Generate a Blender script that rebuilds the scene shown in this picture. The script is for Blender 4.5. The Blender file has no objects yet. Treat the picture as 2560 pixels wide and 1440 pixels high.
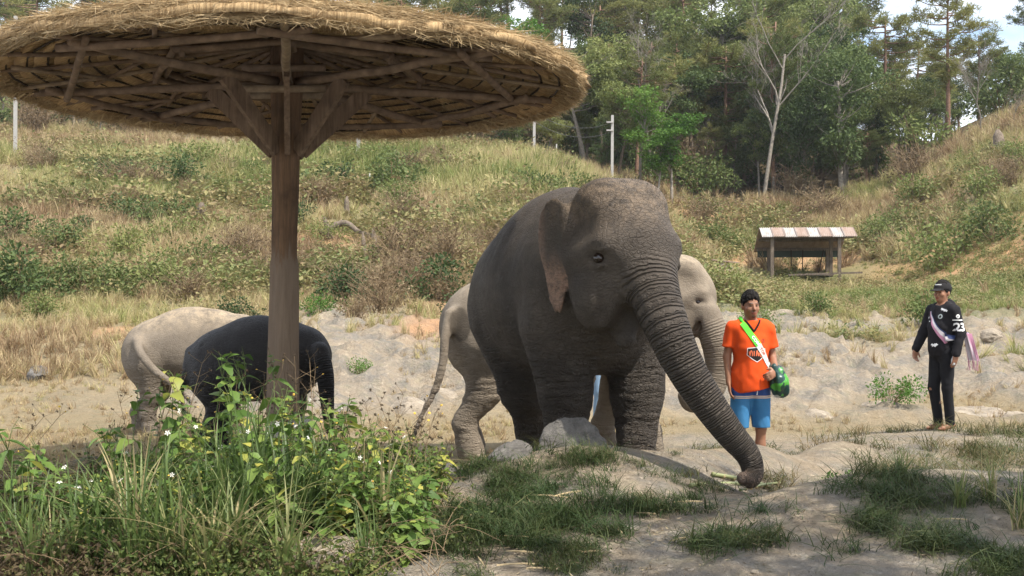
import bpy, math, random
import numpy as np
from mathutils import Vector, Matrix
from mathutils.bvhtree import BVHTree

R = math.radians
scene = bpy.context.scene
COL = scene.collection
rng = np.random.default_rng(7)
random.seed(7)

# ---------------------------------------------------------------- camera, sky, sun, exposure
CAM_Z, FPX, HORIZON = 1.6, 3000.0, 740.0          # photograph is 2560 x 1440
cam_data = bpy.data.cameras.new('camera')
cam_data.sensor_width = 36.0
cam_data.lens = FPX / 2560.0 * 36.0
cam_data.shift_y = (HORIZON - 720.0) / 2560.0
cam_data.clip_start, cam_data.clip_end = 0.1, 3000.0
camera = bpy.data.objects.new('camera', cam_data)
camera.location = (0, 0, CAM_Z)
camera.rotation_euler = (R(90), 0, 0)
COL.objects.link(camera)
scene.camera = camera

SUN_EL = R(57)
SUN_TRAVEL = Vector((-0.78, 0.62, 0)).normalized()       # horizontal direction in which the light travels
sun_dir = Vector((-SUN_TRAVEL.x * math.cos(SUN_EL), -SUN_TRAVEL.y * math.cos(SUN_EL), math.sin(SUN_EL)))  # towards the sun
sun_data = bpy.data.lights.new('sun', 'SUN')
sun_data.energy = 4.4
sun_data.angle = R(0.55)
sun_data.color = (1.0, 0.94, 0.84)
sun = bpy.data.objects.new('sun', sun_data)
sun.rotation_euler = sun_dir.to_track_quat('Z', 'Y').to_euler()
sun.location = (10, -8, 18)
COL.objects.link(sun)

world = bpy.data.worlds.new('World')
scene.world = world
world.use_nodes = True
wt = world.node_tree
wt.nodes.clear()
w_out = wt.nodes.new('ShaderNodeOutputWorld')
w_bg = wt.nodes.new('ShaderNodeBackground')
w_sky = wt.nodes.new('ShaderNodeTexSky')
w_sky.sky_type = 'NISHITA'
w_sky.sun_disc = False
w_sky.sun_elevation = SUN_EL
w_sky.sun_rotation = math.atan2(sun_dir.x, sun_dir.y)
w_sky.air_density, w_sky.dust_density, w_sky.ozone_density = 1.0, 1.6, 1.0
w_tc = wt.nodes.new('ShaderNodeTexCoord')
w_map = wt.nodes.new('ShaderNodeMapping')
w_map.inputs['Scale'].default_value = (1.0, 1.0, 2.6)
w_noise = wt.nodes.new('ShaderNodeTexNoise')
w_noise.inputs['Scale'].default_value = 2.7
w_noise.inputs['Detail'].default_value = 5
w_noise.inputs['Roughness'].default_value = 0.6
w_ramp = wt.nodes.new('ShaderNodeValToRGB')
w_ramp.color_ramp.elements[0].position, w_ramp.color_ramp.elements[1].position = 0.40, 0.58
w_mix = wt.nodes.new('ShaderNodeMix'); w_mix.data_type = 'RGBA'
w_mix.inputs['B'].default_value = (8.2, 8.5, 9.0, 1)          # sunlit cloud, in the sky texture's own units
wt.links.new(w_tc.outputs['Generated'], w_map.inputs['Vector'])
wt.links.new(w_map.outputs['Vector'], w_noise.inputs['Vector'])
wt.links.new(w_noise.outputs['Fac'], w_ramp.inputs['Fac'])
wt.links.new(w_ramp.outputs['Color'], w_mix.inputs['Factor'])
wt.links.new(w_sky.outputs['Color'], w_mix.inputs['A'])
wt.links.new(w_mix.outputs['Result'], w_bg.inputs['Color'])
w_bg.inputs['Strength'].default_value = 0.15
wt.links.new(w_bg.outputs['Background'], w_out.inputs['Surface'])

vs = scene.view_settings
vs.view_transform, vs.look = 'Standard', 'None'
vs.exposure, vs.gamma = 0.70, 1.0
vs.use_curve_mapping = False
scene.render.engine = 'CYCLES'
scene.cycles.use_denoising = True
scene.cycles.max_bounces = 4
scene.cycles.diffuse_bounces = 3
scene.cycles.use_adaptive_sampling = True
scene.cycles.adaptive_threshold = 0.02
scene.cycles.transparent_max_bounces = 6

# ---------------------------------------------------------------- helpers
def at(px, py, d):
    """A pixel of the photograph at a known distance -> a point of the place."""
    return np.array([(px - 1280.0) / FPX * d, d, CAM_Z + (HORIZON - py) / FPX * d])

def tag(o, label=None, cat=None, group=None, kind=None):
    if label: o['label'] = label
    if cat: o['category'] = cat
    if group: o['group'] = group
    if kind: o['kind'] = kind
    return o

def empty(name, loc=(0, 0, 0), rz=0.0, scale=1.0):
    o = bpy.data.objects.new(name, None)
    o.empty_display_size = 0.2
    o.location = loc; o.rotation_euler = (0, 0, rz); o.scale = (scale,) * 3
    COL.objects.link(o)
    return o

def make_mesh(name, v, f, mats, smooth=True, attrs=None, midx=None):
    """f: (n,3) or (n,4) array, or list of such arrays / list of lists."""
    me = bpy.data.meshes.new(name)
    v = np.asarray(v, dtype=np.float32)
    if isinstance(f, np.ndarray):
        f = [f]
    if len(f) and isinstance(f[0], np.ndarray):
        loops = np.concatenate([a.reshape(-1) for a in f]).astype(np.int32)
        tot = np.concatenate([np.full(len(a), a.shape[1], np.int32) for a in f])
    else:
        loops = np.array([i for a in f for i in a], np.int32)
        tot = np.array([len(a) for a in f], np.int32)
    start = np.concatenate([[0], np.cumsum(tot)[:-1]]).astype(np.int32)
    me.vertices.add(len(v)); me.vertices.foreach_set('co', v.reshape(-1))
    me.loops.add(len(loops)); me.loops.foreach_set('vertex_index', loops)
    me.polygons.add(len(tot)); me.polygons.foreach_set('loop_start', start)
    me.polygons.foreach_set('loop_total', tot)
    if midx is not None:
        me.polygons.foreach_set('material_index', np.asarray(midx, np.int32))
    me.polygons.foreach_set('use_smooth', np.full(len(tot), bool(smooth)))
    for k, a in (attrs or {}).items():
        a = np.asarray(a, np.float32)
        if a.ndim == 1:
            at_ = me.attributes.new(k, 'FLOAT', 'POINT'); at_.data.foreach_set('value', a)
        else:
            at_ = me.attributes.new(k, 'FLOAT_COLOR', 'POINT'); at_.data.foreach_set('color', a.reshape(-1))
    me.update(calc_edges=True)
    for m in (mats if isinstance(mats, (list, tuple)) else [mats]):
        if m is not None:
            me.materials.append(m)
    return me

def link(name, me, parent=None, loc=None, rot=None, scale=None):
    o = bpy.data.objects.new(name, me)
    COL.objects.link(o)
    if parent is not None: o.parent = parent
    if loc is not None: o.location = loc
    if rot is not None: o.rotation_euler = rot
    if scale is not None: o.scale = scale if hasattr(scale, '__len__') else (scale,) * 3
    return o

def copy_tree(o, parent=None):
    c = o.copy(); COL.objects.link(c); c.parent = parent
    for ch in o.children:
        copy_tree(ch, c)
    return c

class MB:
    """Collects plain shapes into one mesh."""
    def __init__(s): s.v, s.f, s.n = [], [], 0
    def add(s, v, f):
        v = np.asarray(v, float)
        s.v.append(v); s.f += [[i + s.n for i in q] for q in f]; s.n += len(v)
    def box(s, c, size, rot=None):
        h = np.array(size) / 2
        p = np.array([[x, y, z] for x in (-1, 1) for y in (-1, 1) for z in (-1, 1)]) * h
        if rot is not None: p = p @ np.array(rot.to_matrix() if hasattr(rot, 'to_matrix') else rot).T
        s.add(p + np.array(c), [[0, 1, 3, 2], [4, 6, 7, 5], [0, 4, 5, 1], [2, 3, 7, 6], [0, 2, 6, 4], [1, 5, 7, 3]])
    def bar(s, a, b, w, h, up=(0, 0, 1)):
        a, b = np.array(a, float), np.array(b, float)
        d = b - a; d = d / np.linalg.norm(d)
        u = np.array(up, float); sd = np.cross(d, u)
        if np.linalg.norm(sd) < 1e-4: sd = np.array([1., 0, 0])
        sd /= np.linalg.norm(sd); u = np.cross(sd, d)
        p = [q + sd * i * w / 2 + u * j * h / 2 for q in (a, b) for i, j in ((-1, -1), (1, -1), (1, 1), (-1, 1))]
        s.add(p, [[0, 1, 2, 3], [7, 6, 5, 4], [0, 4, 5, 1], [1, 5, 6, 2], [2, 6, 7, 3], [3, 7, 4, 0]])
    def tube(s, pts, rad, n=8, caps=True, wob=0.0):
        pts = np.array(pts, float); m = len(pts)
        rad = np.full(m, rad) if np.isscalar(rad) else np.array(rad, float)
        t = np.gradient(pts, axis=0); t /= np.linalg.norm(t, axis=1)[:, None] + 1e-9
        u = np.cross(t[0], [0, 0, 1.0])
        if np.linalg.norm(u) < 0.05: u = np.cross(t[0], [1.0, 0, 0])
        u /= np.linalg.norm(u)
        rings = []
        for i in range(m):
            u = u - t[i] * np.dot(u, t[i]); u /= np.linalg.norm(u) + 1e-9
            w = np.cross(t[i], u)
            a = np.arange(n) / n * 2 * math.pi
            rr = rad[i] * (1 + wob * (rng.random(n) - .5)) if wob else rad[i]
            rings.append(pts[i] + (np.cos(a) * rr)[:, None] * u + (np.sin(a) * rr)[:, None] * w)
        f = [[i * n + j, i * n + (j + 1) % n, (i + 1) * n + (j + 1) % n, (i + 1) * n + j] for i in range(m - 1) for j in range(n)]
        if caps: f += [list(range(n))[::-1], [(m - 1) * n + j for j in range(n)]]
        s.add(np.concatenate(rings), f)
    def mesh(s, name, mat, smooth=False, attrs=None):
        return make_mesh(name, np.concatenate(s.v), s.f, mat, smooth, attrs)
    def build(s, name, mat, parent=None, smooth=False, **kw):
        return link(name, s.mesh(name, mat, smooth), parent, **kw)

def catmull(P, n):
    P = np.array(P, float); m = len(P)
    t = np.linspace(0, m - 1, n); i = np.clip(t.astype(int), 0, m - 2); f = (t - i)[:, None]
    p0, p1, p2, p3 = P[np.maximum(i - 1, 0)], P[i], P[i + 1], P[np.minimum(i + 2, m - 1)]
    return 0.5 * (2 * p1 + (p2 - p0) * f + (2 * p0 - 5 * p1 + 4 * p2 - p3) * f ** 2 + (3 * p1 - p0 - 3 * p2 + p3) * f ** 3)

# value noise, 3-D, vectorised
_perm = rng.random((64, 64, 64)).astype(np.float32)
def vnoise(p, s=1.0):
    q = np.asarray(p, float) * s + 1000.0
    i = np.floor(q).astype(int); f = q - i; f = f * f * (3 - 2 * f); i &= 63; j = (i + 1) & 63
    x0, y0, z0, x1, y1, z1 = i[..., 0], i[..., 1], i[..., 2], j[..., 0], j[..., 1], j[..., 2]
    fx, fy, fz = f[..., 0], f[..., 1], f[..., 2]
    L = lambda a, b, t: a + (b - a) * t
    return L(L(L(_perm[x0, y0, z0], _perm[x1, y0, z0], fx), L(_perm[x0, y1, z0], _perm[x1, y1, z0], fx), fy),
             L(L(_perm[x0, y0, z1], _perm[x1, y0, z1], fx), L(_perm[x0, y1, z1], _perm[x1, y1, z1], fx), fy), fz) * 2 - 1
def fbm(p, s=1.0, o=4, g=0.5):
    r, a, t = 0, 1.0, 0.0
    for k in range(o):
        r = r + a * vnoise(np.asarray(p) + 7.3 * k, s * 2 ** k); t += a; a *= g
    return r / t
def n2(x, y, s=1.0, o=4, z=0.0):
    return fbm(np.stack([x, y, np.zeros_like(x) + z], -1), s, o)
def sstep(a, b, x):
    t = np.clip((x - a) / (b - a), 0, 1); return t * t * (3 - 2 * t)

# ---------------------------------------------------------------- node materials
class NT:
    def __init__(s, m): s.t = m.node_tree; s.t.nodes.clear()
    def n(s, typ, ins=None, **props):
        nd = s.t.nodes.new(typ)
        for k, v in props.items(): setattr(nd, k, v)
        for k, v in (ins or {}).items(): s.set(nd.inputs[k], v)
        return nd
    def set(s, sock, v):
        if isinstance(v, bpy.types.NodeSocket): s.t.links.new(v, sock)
        elif isinstance(v, bpy.types.Node): s.t.links.new(v.outputs[0], sock)
        else: sock.default_value = v if not (hasattr(v, '__len__') and len(v) == 3 and sock.type == 'RGBA') else (*v, 1)
    def obj(s): return s.n('ShaderNodeTexCoord').outputs['Object']
    def attr(s, name, typ='GEOMETRY'): return s.n('ShaderNodeAttribute', attribute_name=name, attribute_type=typ)
    def map(s, v, scale=(1, 1, 1), loc=(0, 0, 0)): return s.n('ShaderNodeMapping', {'Vector': v, 'Scale': scale, 'Location': loc}).outputs[0]
    def noise(s, v, scale, detail=4, rough=0.55, dist=0.0):
        return s.n('ShaderNodeTexNoise', {'Vector': v, 'Scale': scale, 'Detail': detail, 'Roughness': rough, 'Distortion': dist}).outputs['Fac']
    def voro(s, v, scale, feature='F1', rnd=1.0):
        return s.n('ShaderNodeTexVoronoi', {'Vector': v, 'Scale': scale, 'Randomness': rnd}, feature=feature).outputs['Distance']
    def ramp(s, f, *stops):
        nd = s.n('ShaderNodeValToRGB', {'Fac': f}); cr = nd.color_ramp
        while len(cr.elements) < len(stops): cr.elements.new(0.5)
        for e, (p, c) in zip(cr.elements, stops):
            e.position = p; e.color = (*c, 1) if hasattr(c, '__len__') else (c, c, c, 1)
        return nd.outputs['Color']
    def mix(s, f, a, b, blend='MIX'):
        nd = s.n('ShaderNodeMix', data_type='RGBA', blend_type=blend)
        s.set(nd.inputs['Factor'], f); s.set(nd.inputs[6], a); s.set(nd.inputs[7], b)
        return nd.outputs[2]
    def m(s, op, a, b=0.0, c=0.0, clamp=False):
        nd = s.n('ShaderNodeMath', operation=op, use_clamp=clamp)
        s.set(nd.inputs[0], a); s.set(nd.inputs[1], b); s.set(nd.inputs[2], c)
        return nd.outputs[0]
    def bump(s, h, strength=0.5, dist=0.01, normal=None):
        nd = s.n('ShaderNodeBump', {'Height': h, 'Strength': strength, 'Distance': dist})
        if normal is not None: s.set(nd.inputs['Normal'], normal)
        return nd.outputs[0]
    def out(s, color, rough=0.8, normal=None, spec=0.3, **kw):
        b = s.n('ShaderNodeBsdfPrincipled', {'Base Color': color, 'Roughness': rough, 'Specular IOR Level': spec})
        for k, v in kw.items(): s.set(b.inputs[k.replace('_', ' ')], v)
        if normal is not None: s.set(b.inputs['Normal'], normal)
        s.n('ShaderNodeOutputMaterial', {'Surface': b.outputs[0]})
        return b
    def leaf(s, color, rough=0.6, trans=0.3, spec=0.25, tcol=None):
        b = s.n('ShaderNodeBsdfPrincipled', {'Base Color': color, 'Roughness': rough, 'Specular IOR Level': spec})
        t = s.n('ShaderNodeBsdfTranslucent', {'Color': tcol if tcol is not None else color})
        mx = s.n('ShaderNodeMixShader', {0: trans, 1: b.outputs[0], 2: t.outputs[0]})
        s.n('ShaderNodeOutputMaterial', {'Surface': mx.outputs[0]})

def new_mat(name):
    m = bpy.data.materials.new(name); m.use_nodes = True
    return m, NT(m)

def plain(name, col, rough=0.8, spec=0.3, var=0.12, scale=20.0, bump=0.0, **kw):
    m, t = new_mat(name); o = t.obj()
    n = t.noise(o, scale)
    c = t.mix(n, tuple(x * (1 - var) for x in col), tuple(min(1, x * (1 + var)) for x in col))
    t.out(c, rough, t.bump(n, bump, 0.01) if bump else None, spec, **kw)
    return m
# ---------------------------------------------------------------- terrain: heights read off the photograph at known distances
_cp = []      # world points
def C(px, py, d): _cp.append(at(px, py, d))
def W(x, y, z): _cp.append(np.array([x, y, z], float))
# foreground and mounds
for x in (-3.6, -2.2, -1, 0.2, 1.4, 2.6, 4.0): W(x, 3.6, 0.02); W(x, 5.0, 0.10)
for px, z in ((-100, .18), (300, .2), (700, .2), (1100, .2), (1500, .2), (1900, .22), (2300, .24), (2660, .26)):
    W((px - 1280) / FPX * 6.1, 6.1, z)
W(-3.2, 7.6, .22); W(-2.0, 7.8, .24); W(-1.0, 7.6, .24)
W(-3.6, 9.2, .16); W(-2.2, 9.2, .16); W(-1.2, 9.4, .10)
for x, y in ((-1.6, 10.9), (-2.4, 10.9), (-3.2, 10.9), (-2.4, 12.6), (-3.6, 12.6), (-4.6, 12.6), (-5.5, 11)): W(x, y, .15)
C(1130, 1185, 8.1); C(1270, 1140, 8.35); C(1430, 1112, 8.5); C(1560, 1118, 8.5); C(1650, 1145, 8.4); C(1760, 1195, 8.2); C(1830, 1222, 8.1)
C(1300, 1215, 7.7); C(1500, 1200, 7.7); C(1650, 1235, 7.6); C(1800, 1262, 7.6)
C(1250, 1310, 6.9); C(1500, 1310, 6.9); C(1700, 1330, 6.8)
C(1790, 1290, 7.0); C(1900, 1248, 7.15); C(2000, 1215, 7.35); C(2130, 1186, 7.5); C(2300, 1180, 7.6); C(2480, 1183, 7.6); C(2650, 1178, 7.6)
C(2100, 1300, 6.8); C(2400, 1290, 6.8); C(2600, 1290, 6.8)
for x, y in ((1.8, 8.5), (2.5, 8.6), (3.3, 8.7), (4.0, 9.0)): W(x, y, .12)
# ridge from the elephant's feet to the man in black
C(1660, 1143, 9.35); C(1760, 1122, 9.4); C(1900, 1100, 9.7); C(2060, 1097, 10.7); C(2200, 1094, 12.0); C(2340, 1074, 13.1); C(2480, 1082, 13.0); C(2650, 1090, 12.8)
for x, y in ((2.1, 9.2), (3.0, 10.1), (4.2, 11.2), (5.6, 11.8)): W(x, y, .14)
for x, y in ((.7, 9.25), (.3, 10.0), (-.3, 11.2), (1.2, 9.7), (.0, 12.2), (1.2, 12.2), (1.75, 11.3), (2.2, 10.6), (2.9, 11.9), (2.0, 12.4), (-1.0, 12.0), (-1.2, 13.6), (.6, 13.8), (2.4, 13.6)): W(x, y, .0)
W(4.2, 14.3, .02); W(5.8, 14.5, .05); W(8, 14, .3)
# pale bank and rising ground behind
for px in (1750, 2000, 2250, 2560, 2800): C(px, 1030, 15.6); C(px, 900, 18.5); C(px, 800, 24.0)
C(1900, 730, 36); C(2100, 730, 36); C(2350, 740, 30); C(2560, 730, 32); C(2800, 700, 32)
C(1850, 690, 46); C(2010, 694, 48); C(2150, 690, 48); C(2300, 680, 46)
C(1750, 600, 56); C(1850, 540, 60); C(2050, 540, 62); C(2200, 560, 56)
C(2300, 600, 50); C(2420, 600, 46); C(2560, 640, 40); C(2800, 560, 40)
C(2260, 470, 62); C(2400, 440, 58); C(2560, 360, 58); C(2800, 280, 58)
C(2360, 350, 68); C(2560, 250, 70); C(2800, 180, 72)
C(1700, 490, 66); C(1900, 490, 70); C(2100, 490, 72); C(1550, 450, 62)
# left slope
for px in (-300, 0, 250, 500, 800, 1100, 1400):
    C(px, 985, 16.5); C(px, 880, 18.6)
for px, a, b, c, dd, e in ((-300, 690, 600, 505, 425, 375), (0, 695, 605, 510, 430, 385), (350, 700, 610, 510, 430, 395), (750, 705, 605, 510, 430, 380), (1100, 705, 610, 505, 430, 390), (1400, 705, 620, 520, 450, 420)):
    C(px, 800, 22.5); C(px, a, 27); C(px, b, 33); C(px, c, 39.5); C(px, dd, 47); C(px, e, 54)
for px, y in ((-300, 330), (100, 340), (550, 345), (900, 350), (1200, 380), (1400, 420)): C(px, y, 62)
for px in (-800, -200, 400, 1000, 1600, 1950):
    W((px - 1280) / FPX * 90, 90, 14.5); W((px - 1280) / FPX * 130, 130, 29); W((px - 1280) / FPX * 200, 200, 32)
for px in (2100, 2600, 3200):
    W((px - 1280) / FPX * 90, 90, 13.5); W((px - 1280) / FPX * 130, 130, 17); W((px - 1280) / FPX * 200, 200, 17)
_cp = np.array(_cp)
def _uv(x, y): return np.stack([x / (y + 3.0) * 1.6, np.log(y + 3.0)], -1)
_q = _uv(_cp[:, 0], _cp[:, 1])
_phi = lambda d2: np.sqrt(d2 + 0.035 ** 2)
_A = _phi(((_q[:, None] - _q[None]) ** 2).sum(-1)) - 0.004 * np.eye(len(_q))
_A = np.block([[_A, np.ones((len(_q), 1))], [np.ones((1, len(_q))), np.zeros((1, 1))]])
_w = np.linalg.solve(_A, np.concatenate([_cp[:, 2] / (_cp[:, 1] + 3.0), [0]]))

def base_height(x, y):
    x, y = np.asarray(x, float), np.asarray(y, float)
    sh = np.broadcast(x, y).shape
    x, y = np.broadcast_to(x, sh).reshape(-1), np.broadcast_to(y, sh).reshape(-1)
    yy = np.maximum(y, 3.2)
    q = _uv(x, yy); z = np.empty(len(x))
    for i in range(0, len(x), 20000):
        s = slice(i, i + 20000)
        z[s] = (_phi(((q[s, None] - _q[None]) ** 2).sum(-1)) @ _w[:-1] + _w[-1]) * (yy[s] + 3.0)
    far = sstep(170, 260, y)
    z = z * (1 - far) + 18 * far
    return z.reshape(sh)

def ellm(x, y, cx, cy, rx, ry, soft=0.5):
    d = np.sqrt(((x - cx) / rx) ** 2 + ((y - cy) / ry) ** 2)
    return 1 - sstep(1 - soft, 1 + soft, d)

def bank_mask(x, y):           # broken pale limestone behind the elephants and the men
    n = n2(x, y, 0.22, 3)
    m = sstep(14.2, 15.2, y + n * 1.2) * (1 - sstep(21, 26, y + n * 5))
    left = sstep(-5.2, -3.8, x + n * 1.5)
    return m * (0.25 + 0.75 * left) * sstep(-0.45, 0.1, n2(x, y, 0.45, 3, 4.0) + 0.25)

def ground_detail(x, y):
    b = bank_mask(x, y)
    d = 0.022 * n2(x, y, 1.4, 4) + 0.008 * n2(x, y, 7.0, 3)
    rid = 1 - np.abs(n2(x, y, 0.85, 4, 9.0)) * 2.2
    ter = n2(x * 0.5, y, 1.5, 3, 3.0)
    d = d + b * (0.22 * rid * np.abs(rid) + 0.12 * ter + 0.10 * n2(x, y, 4.0, 3, 2.0) + 0.10 * (0.4 - np.abs(n2(x, y, 2.3, 4, 12.0))))
    hill = sstep(22, 30, y)
    d = d + hill * (0.35 * n2(x, y, 0.14, 3, 5.0) + 0.12 * n2(x, y, 0.6, 3, 6.0))
    rg = sstep(8.9, 9.6, y) * (1 - sstep(13.5, 14.5, y)) * sstep(1.6, 2.4, x)      # runnels down the sunlit ridge
    d = d + rg * 0.018 * n2(x * 1.2 + y * .8, y * 0.35, 5.0, 3, 1.0)
    fg = 1 - sstep(8.6, 9.2, y)
    d = d + fg * (0.03 * np.maximum(0, n2(x, y, 2.6, 3, 8.0)) + 0.016 * np.abs(n2(x, y, 5.5, 4, 18.0)) + 0.005 * n2(x, y, 19.0, 2, 19.0))
    return d

def height(x, y):
    return base_height(x, y) + ground_detail(np.asarray(x, float), np.asarray(y, float))
def hz(x, y): return float(height(np.array([x]), np.array([y]))[0])

# one sheet: rows get longer and farther apart with distance
def _rows():
    ys = [-8.0]
    while ys[-1] < 1200:
        y = ys[-1]
        st = 0.5 if y < 3.2 else (0.045 if y < 5.5 else max(0.040, 0.0060 * y) if y < 26 else 0.012 * y if y < 130 else 0.06 * y)
        ys.append(y + st)
    return np.array(ys)
_ys = _rows()
_nx = 430
_t = np.linspace(-1, 1, _nx); _t = np.sign(_t) * (0.72 * np.abs(_t) + 0.28 * np.abs(_t) ** 5)
_half = np.maximum(_ys, 4.0) * 0.62 + 3.5
GX = _t[None, :] * _half[:, None]; GY = np.repeat(_ys[:, None], _nx, 1)
GZ = height(GX, GY)

def zones(x, y):
    """rock / green / orange / dry cover shares, by place"""
    bank = bank_mask(x, y)
    n = n2(x, y, 0.35, 4, 11.0)
    ridge = sstep(8.8, 9.3, y) * (1 - sstep(13.2, 14.2, y)) * sstep(1.0, 2.0, x)
    near = 1 - sstep(8.8, 9.4, y)
    flat = sstep(9.2, 9.8, y) * (1 - sstep(14.5, 15.5, y)) * (1 - ridge)
    soil = np.clip(near + ridge * 0.9, 0, 1)
    meadow = sstep(21, 27, y) * (1 - sstep(47, 53, y)) * sstep(2, 4.5, x)
    green = np.clip(meadow * (0.75 + 0.5 * n) + (1 - bank) * sstep(16, 20, y) * (0.25 + 0.9 * n2(x, y, 0.16, 3, 2.0)), 0, 1)
    orange = np.zeros_like(x)
    for px, py, d, rx, ry in ((1800, 545, 60, 2.2, 3.0), (1790, 640, 53, 1.5, 2.5), (2450, 640, 41, 2.6, 2.6), (2540, 660, 40, 2, 2), (2390, 620, 46, 2.0, 2.5), (830, 610, 33, 1.0, .8), (1130, 750, 24, .5, 1.2), (1090, 830, 20.5, .45, 1.0), (320, 840, 20.5, .5, .7), (100, 670, 29, .6, .8), (1430, 430, 61, 2.0, 1.5), (2050, 640, 52, 2.5, 1.5)):
        p = at(px, py, d); orange = np.maximum(orange, ellm(x, y, p[0], p[1], rx * 1.4, ry * 1.4, 0.6) * (0.75 + 0.5 * n2(x, y, 1.2, 3)))
    litter = sstep(58, 66, y)
    return np.stack([np.clip(np.maximum(bank, soil), 0, 1), green * (1 - litter), np.clip(orange, 0, 1), litter], -1)

_z = zones(GX, GY).reshape(-1, 4)
_nr = len(_ys)
_i = np.arange(_nr * _nx).reshape(_nr, _nx)
_f = np.stack([_i[:-1, :-1], _i[:-1, 1:], _i[1:, 1:], _i[1:, :-1]], -1).reshape(-1, 4)

def ground_material():
    m, t = new_mat('earth'); o = t.obj()
    z = t.attr('zone'); sp = t.n('ShaderNodeSeparateColor', {'Color': z.outputs['Color']})
    n1, nf, nm = t.noise(o, 1.1, 5), t.noise(o, 26, 5, 0.65), t.noise(o, 6, 5, 0.6)
    pale = t.mix(t.ramp(nm, (.3, 0), (.7, 1)), (.31, .245, .17), (.49, .40, .295))
    pale = t.mix(t.ramp(n1, (.35, 0), (.7, .75)), pale, (.42, .36, .285))
    grey = t.mix(t.ramp(t.noise(o, 2.2, 6, .7), (.44, 0), (.60, 1)), pale, (.27, .245, .21))
    clod = t.ramp(t.noise(o, 17, 6, .75), (.40, 0), (.62, 1))
    grey = t.mix(t.m('MULTIPLY', clod, .34), grey, (.16, .13, .10))
    straw = t.mix(nf, (.26, .20, .115), (.40, .32, .20))
    straw = t.mix(t.ramp(n1, (.4, 0), (.65, .6)), straw, (.24, .19, .11))
    green = t.mix(nf, (.075, .10, .03), (.17, .19, .065))
    orange = t.mix(nm, (.40, .215, .11), (.55, .33, .18))
    c = t.mix(t.m('ADD', sp.outputs[0], t.m('MULTIPLY', t.m('SUBTRACT', nm, .5), .9), clamp=True), straw, grey)
    c = t.mix(t.m('ADD', sp.outputs[1], t.m('MULTIPLY', t.m('SUBTRACT', nm, .5), 1.2), clamp=True), c, green)
    c = t.mix(t.m('ADD', sp.outputs[2], t.m('MULTIPLY', t.m('SUBTRACT', nm, .55), sp.outputs[2]), clamp=True), c, orange)
    c = t.mix(z.outputs['Alpha'], c, t.mix(nm, (.055, .042, .025), (.12, .09, .05)))
    h = t.m('ADD', t.m('MULTIPLY', nf, .5), t.m('MULTIPLY', t.noise(o, 90, 3), .3))
    h = t.m('SUBTRACT', t.m('ADD', h, t.m('MULTIPLY', nm, 1.2)), t.m('MULTIPLY', clod, .35))
    t.out(c, 0.95, t.bump(h, 0.95, 0.05), 0.12)
    return m
M_GROUND = ground_material()
ground = link('ground', make_mesh('ground', np.stack([GX, GY, GZ], -1).reshape(-1, 3), _f, M_GROUND, True, {'zone': _z}))
tag(ground, 'uneven pale earth and rough hillside ground', kind='structure')
# ---------------------------------------------------------------- solid modelling: blended distance fields -> one continuous mesh
# points are passed as a (3, n) array
def sd_ell(p, c, r):
    x, y, z = (p[0] - c[0]) / r[0], (p[1] - c[1]) / r[1], (p[2] - c[2]) / r[2]
    x2, y2, z2 = x * x, y * y, z * z
    k0 = np.sqrt(x2 + y2 + z2)
    k1 = np.sqrt(x2 / (r[0] * r[0]) + y2 / (r[1] * r[1]) + z2 / (r[2] * r[2]))
    return k0 * (k0 - 1.0) / (k1 + 1e-6)
def to_frame(p, c, M, s=1.0):
    """points in the frame with origin c, axes = columns of M, unit s"""
    return (np.asarray(M, np.float32).T @ (p - np.asarray(c, np.float32)[:, None])) / np.float32(s)
def sd_ell_r(p, c, r, M): return sd_ell(to_frame(p, c, M), (0, 0, 0), r)
def sd_cone(p, a, b, ra, rb):
    a = [float(v) for v in a]; d = [float(v) - w for v, w in zip(b, a)]
    L2 = d[0] * d[0] + d[1] * d[1] + d[2] * d[2] + 1e-9
    x, y, z = p[0] - a[0], p[1] - a[1], p[2] - a[2]
    t = np.clip((x * d[0] + y * d[1] + z * d[2]) / L2, 0, 1)
    x, y, z = x - t * d[0], y - t * d[1], z - t * d[2]
    return np.sqrt(x * x + y * y + z * z) - (ra + (rb - ra) * t)
def sd_chain(p, pts, rad, reach=0.3):
    c = (p.min(1) + p.max(1)) / 2; rr = float(np.linalg.norm(p.max(1) - c))
    d = None; far = 9e9
    for i in range(len(pts) - 1):
        e = float(sd_cone(c[:, None], pts[i], pts[i + 1], rad[i], rad[i + 1])[0]) - rr
        if e > reach: far = min(far, e); continue
        e = sd_cone(p, pts[i], pts[i + 1], rad[i], rad[i + 1])
        d = e if d is None else np.minimum(d, e)
    return np.full(p.shape[1], far, np.float32) if d is None else d
def smin(a, b, k):
    h = np.maximum(k - np.abs(a - b), 0) / k
    return np.minimum(a, b) - h * h * k * 0.25
def smax(a, b, k): return -smin(-a, -b, k)

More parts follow.
